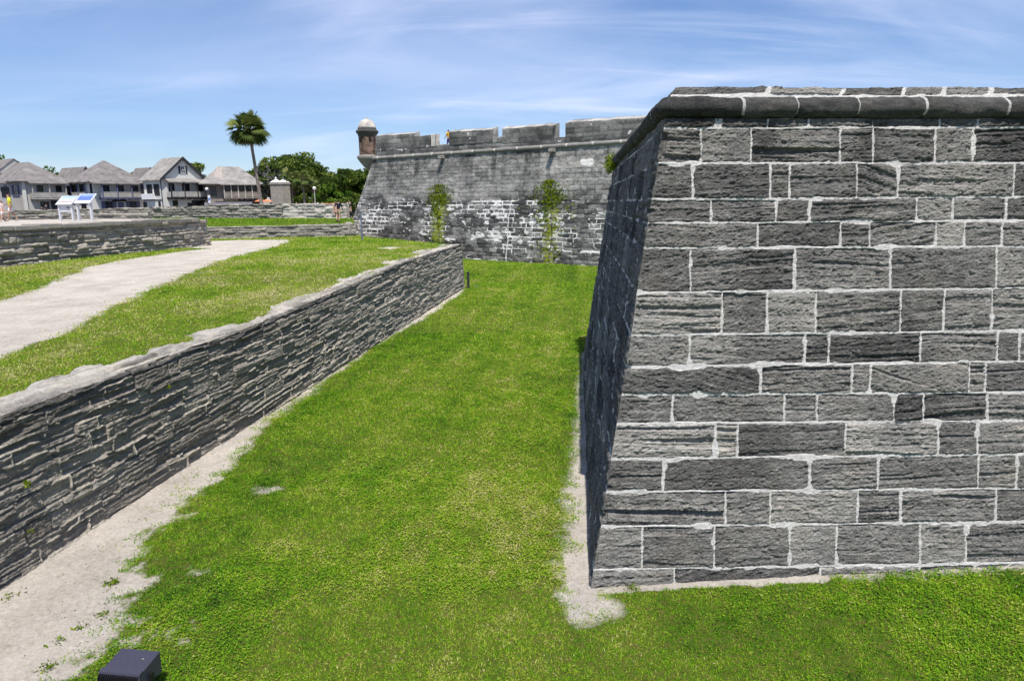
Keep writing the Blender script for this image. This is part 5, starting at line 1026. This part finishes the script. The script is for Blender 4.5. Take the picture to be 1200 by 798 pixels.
def person(label, base, yaw, H=1.72, shirt=(.1, .1, .1), shorts=(.2, .2, .2), skin=0, hair=(.03, .02, .015), stride=.25, arms=((.15, .1), (-.15, .1)), longhair=False, pants=False, sit=False, shoe=(.3, .3, .3), group=None, shoulder=.115):
    t = thing('person', label, 'person', tuple(base), yaw, group); h = H; fw = -1
    hz = .52 * h; V = [(0, 0, hz), (0, .0, .62 * h), (0, 0, .74 * h), (0, .0, .83 * h), (0, -.01 * h, .865 * h), (0, -.012 * h, .905 * h), (0, -.008 * h, .955 * h), (0, -.062 * h, .918 * h)]
    Rd = [(.085 * h, .062 * h), (.07 * h, .052 * h), (.085 * h, .06 * h), (.05 * h, .045 * h), .032 * h, (.042 * h, .05 * h), (.043 * h, .05 * h), .010 * h]
    E_ = [(0, 1), (1, 2), (2, 3), (3, 4), (4, 5), (5, 6), (5, 7)]; ix = {}
    for sd, (sw, el) in zip((-1, 1), arms):
        n = len(V); sh = (sd * shoulder * h, 0, .80 * h); e = (sd * (shoulder + .03) * h, -math.sin(sw) * .18 * h, .80 * h - math.cos(sw) * .18 * h); a2 = sw + el; wr = (sd * (shoulder + .035) * h, e[1] - math.sin(a2) * .15 * h, e[2] - math.cos(a2) * .15 * h); hd = (wr[0], wr[1] - math.sin(a2) * .05 * h, wr[2] - math.cos(a2) * .05 * h); ft = (hd[0], hd[1] - math.sin(a2) * .045 * h, hd[2] - math.cos(a2) * .045 * h); th = (wr[0] - sd * .022 * h, wr[1] - .03 * h, wr[2] - .02 * h)
        V += [sh, e, wr, hd, ft, th]; Rd += [.036 * h, .026 * h, .019 * h, (.016 * h, .026 * h), (.009 * h, .02 * h), .009 * h]; E_ += [(3, n), (n, n + 1), (n + 1, n + 2), (n + 2, n + 3), (n + 3, n + 4), (n + 2, n + 5)]; ix['a%d' % sd] = n
    for sd in (-1, 1):
        n = len(V); s_ = stride * sd; hip = (sd * .052 * h, 0, .49 * h)
        if sit: kn = (sd * .065 * h, -.22 * h, .49 * h); an = (sd * .065 * h, -.22 * h, .26 * h)
        else: kn = (sd * .055 * h, -math.sin(s_) * .22 * h - .01 * h, .285 * h); an = (sd * .055 * h, -math.sin(s_) * .40 * h + (.06 * h if s_ < 0 else 0), .045 * h + (.02 * h if s_ < 0 else 0))
        toe = (an[0] * 1.15, an[1] - .10 * h, an[2] - .022 * h); V += [hip, kn, an, toe]; Rd += [(.058 * h, .062 * h), .038 * h, .024 * h, (.028 * h, .016 * h)]; E_ += [(0, n), (n, n + 1), (n + 1, n + 2), (n + 2, n + 3)]; ix['l%d' % sd] = n
    skin_mesh('body', V, E_, Rd, SK[skin], t)
    Vs = [V[0], V[1], V[2], V[3]]; Rs = [(.094 * h, .072 * h), (.082 * h, .064 * h), (.096 * h, .07 * h), (.055 * h, .052 * h)]; Es = [(0, 1), (1, 2), (2, 3)]
    for sd in (-1, 1): n = len(Vs); a = ix['a%d' % sd]; s0, e0 = Vector(V[a]), Vector(V[a + 1]); Vs += [tuple(s0), tuple(s0.lerp(e0, .7))]; Rs += [.046 * h, .04 * h]; Es += [(3, n), (n, n + 1)]
    skin_mesh('shirt', Vs, Es, Rs, cloth(shirt), t)
    Vp = [(0, 0, .555 * h), V[0]]; Rp = [(.088 * h, .066 * h), (.097 * h, .076 * h)]; Ep = [(0, 1)]
    for sd in (-1, 1): n = len(Vp); l = ix['l%d' % sd]; a, b, c = Vector(V[l]), Vector(V[l + 1]), Vector(V[l + 2]); Vp += [tuple(a), tuple(a.lerp(b, .85))]; Rp += [(.066 * h, .07 * h), .055 * h]; Ep += [(1, n), (n, n + 1)]
    if pants:
        for sd in (-1, 1): n = len(Vp); l = ix['l%d' % sd]; Vp += [tuple(Vector(V[l + 1]).lerp(Vector(V[l + 2]), .85))]; Rp += [.036 * h]; Ep += [(3 if sd < 0 else 5, n)]
    skin_mesh('trousers' if pants else 'shorts', Vp, Ep, Rp, cloth(shorts), t)
    hv = [(0, .012 * h, .90 * h), (0, .012 * h, .945 * h), (0, -.012 * h, .975 * h)]; hr_ = [.043 * h, .052 * h, .045 * h]; he = [(0, 1), (1, 2)]
    if longhair: hv += [(0, .03 * h, .84 * h)]; hr_ += [.035 * h]; he += [(0, 3)]
    skin_mesh('hair', hv, he, hr_, cloth(hair), t)
    for sd in (-1, 1): l = ix['l%d' % sd]; a, b = Vector(V[l + 2]), Vector(V[l + 3]); q = [tuple(a + Vector((0, .015 * h, -.018 * h))), tuple(a.lerp(b, .5) + Vector((0, 0, -.012 * h))), tuple(b + Vector((0, -.02 * h, -.003 * h)))]; skin_mesh('shoe', q, [(0, 1), (1, 2)], [.027 * h, .029 * h, .02 * h], cloth(shoe), t)
    return t
zt_ = 4.42
def stand(x, y, z): return atz(x, y, z)
person('person in a bright yellow T-shirt and pale shorts walking on the terrace', stand(14.5, 259.2, zt_), R(-60), 1.78, (.62, .66, .03), (.66, .63, .66), 1, (.10, .06, .04), .28, ((.5, .6), (-.2, .4)), True)
person('person, a child in a pale pink top and shorts beside the woman in yellow', stand(4.2, 260.0, zt_), R(-40), 1.32, (.66, .50, .50), (.66, .6, .62), 0, (.14, .08, .04), .22, ((.1, .3), (-.2, .2)), True)
zp = 3.9
person('person in a dark navy T-shirt and khaki shorts walking away along the path', stand(397.5, 260.2, zp), R(175), 1.76, (.012, .014, .03), (.30, .25, .15), 1, (.02, .015, .012), .3, ((.3, .2), (-.3, .2)), shoe=(.05, .05, .05), shoulder=.13)
person('person in pale clothes half hidden behind the man in navy', stand(394.6, 258.9, zp), R(170), 1.62, (.55, .36, .30), (.45, .30, .26), 0, (.2, .13, .08), .3, shoe=(.1, .08, .08))
person('person with pale shirt and grey shorts beside the fortress corner', stand(408.2, 256.9, zp), R(10), 1.6, (.30, .31, .29), (.42, .44, .47), 0, (.5, .45, .42), .15)
person('person in a black top and dark trousers closest to the fortress corner', stand(411.5, 257.2, zp), R(-80), 1.72, (.015, .015, .017), (.02, .02, .022), 0, (.03, .02, .02), .1, pants=True)
er = fp(3.35, top_w + 1.3, 10.72 + .05)
MB().prism([tuple(fp(u, top_w + w, 0)[:2]) for u, w in ((2.4, .9), (4.6, .9), (4.6, 2.4), (2.4, 2.4))], CH, 10.72).build('gun_step', M['dome'], fort, off=B0)
person('person in an orange yellow shirt and blue trousers standing in the parapet gap', tuple(fp(3.35, top_w + 1.0, 10.72)), R(-125), 1.66, (.68, .36, .015), (.05, .05, .18), 1, (.015, .012, .01), .1, ((.7, .9), (.2, .6)), pants=True)
person('person in a dark top with bare arms in front of the large brown house', stand(54.5, 250.5, 3.95) * 0 + np.array([*atY(54.5, 247, 95)[:2], 3.9]), R(60), 1.8, (.03, .03, .045), (.03, .03, .05), 1, (.02, .015, .012), .2)
person('person in a cyan skirt and dark top left of the dark-topped pedestrian', np.array([*atY(49.5, 247, 96)[:2], 3.9]), R(-20), 1.5, (.04, .04, .05), (.1, .5, .6), 1, (.02, .015, .012), .1)
person('person in a pink and white top right of the gate pillars', np.array([*atY(347.5, 243, 96)[:2], 3.9]), R(20), 1.75, (.70, .42, .46), (.4, .4, .45), 0, (.25, .17, .1), .15)
person('person in a red and white top left of the gate pillars', np.array([*atY(317.5, 243, 97)[:2], 3.9]), R(-15), 1.78, (.66, .40, .42), (.5, .1, .12), 0, (.12, .08, .05), .15)
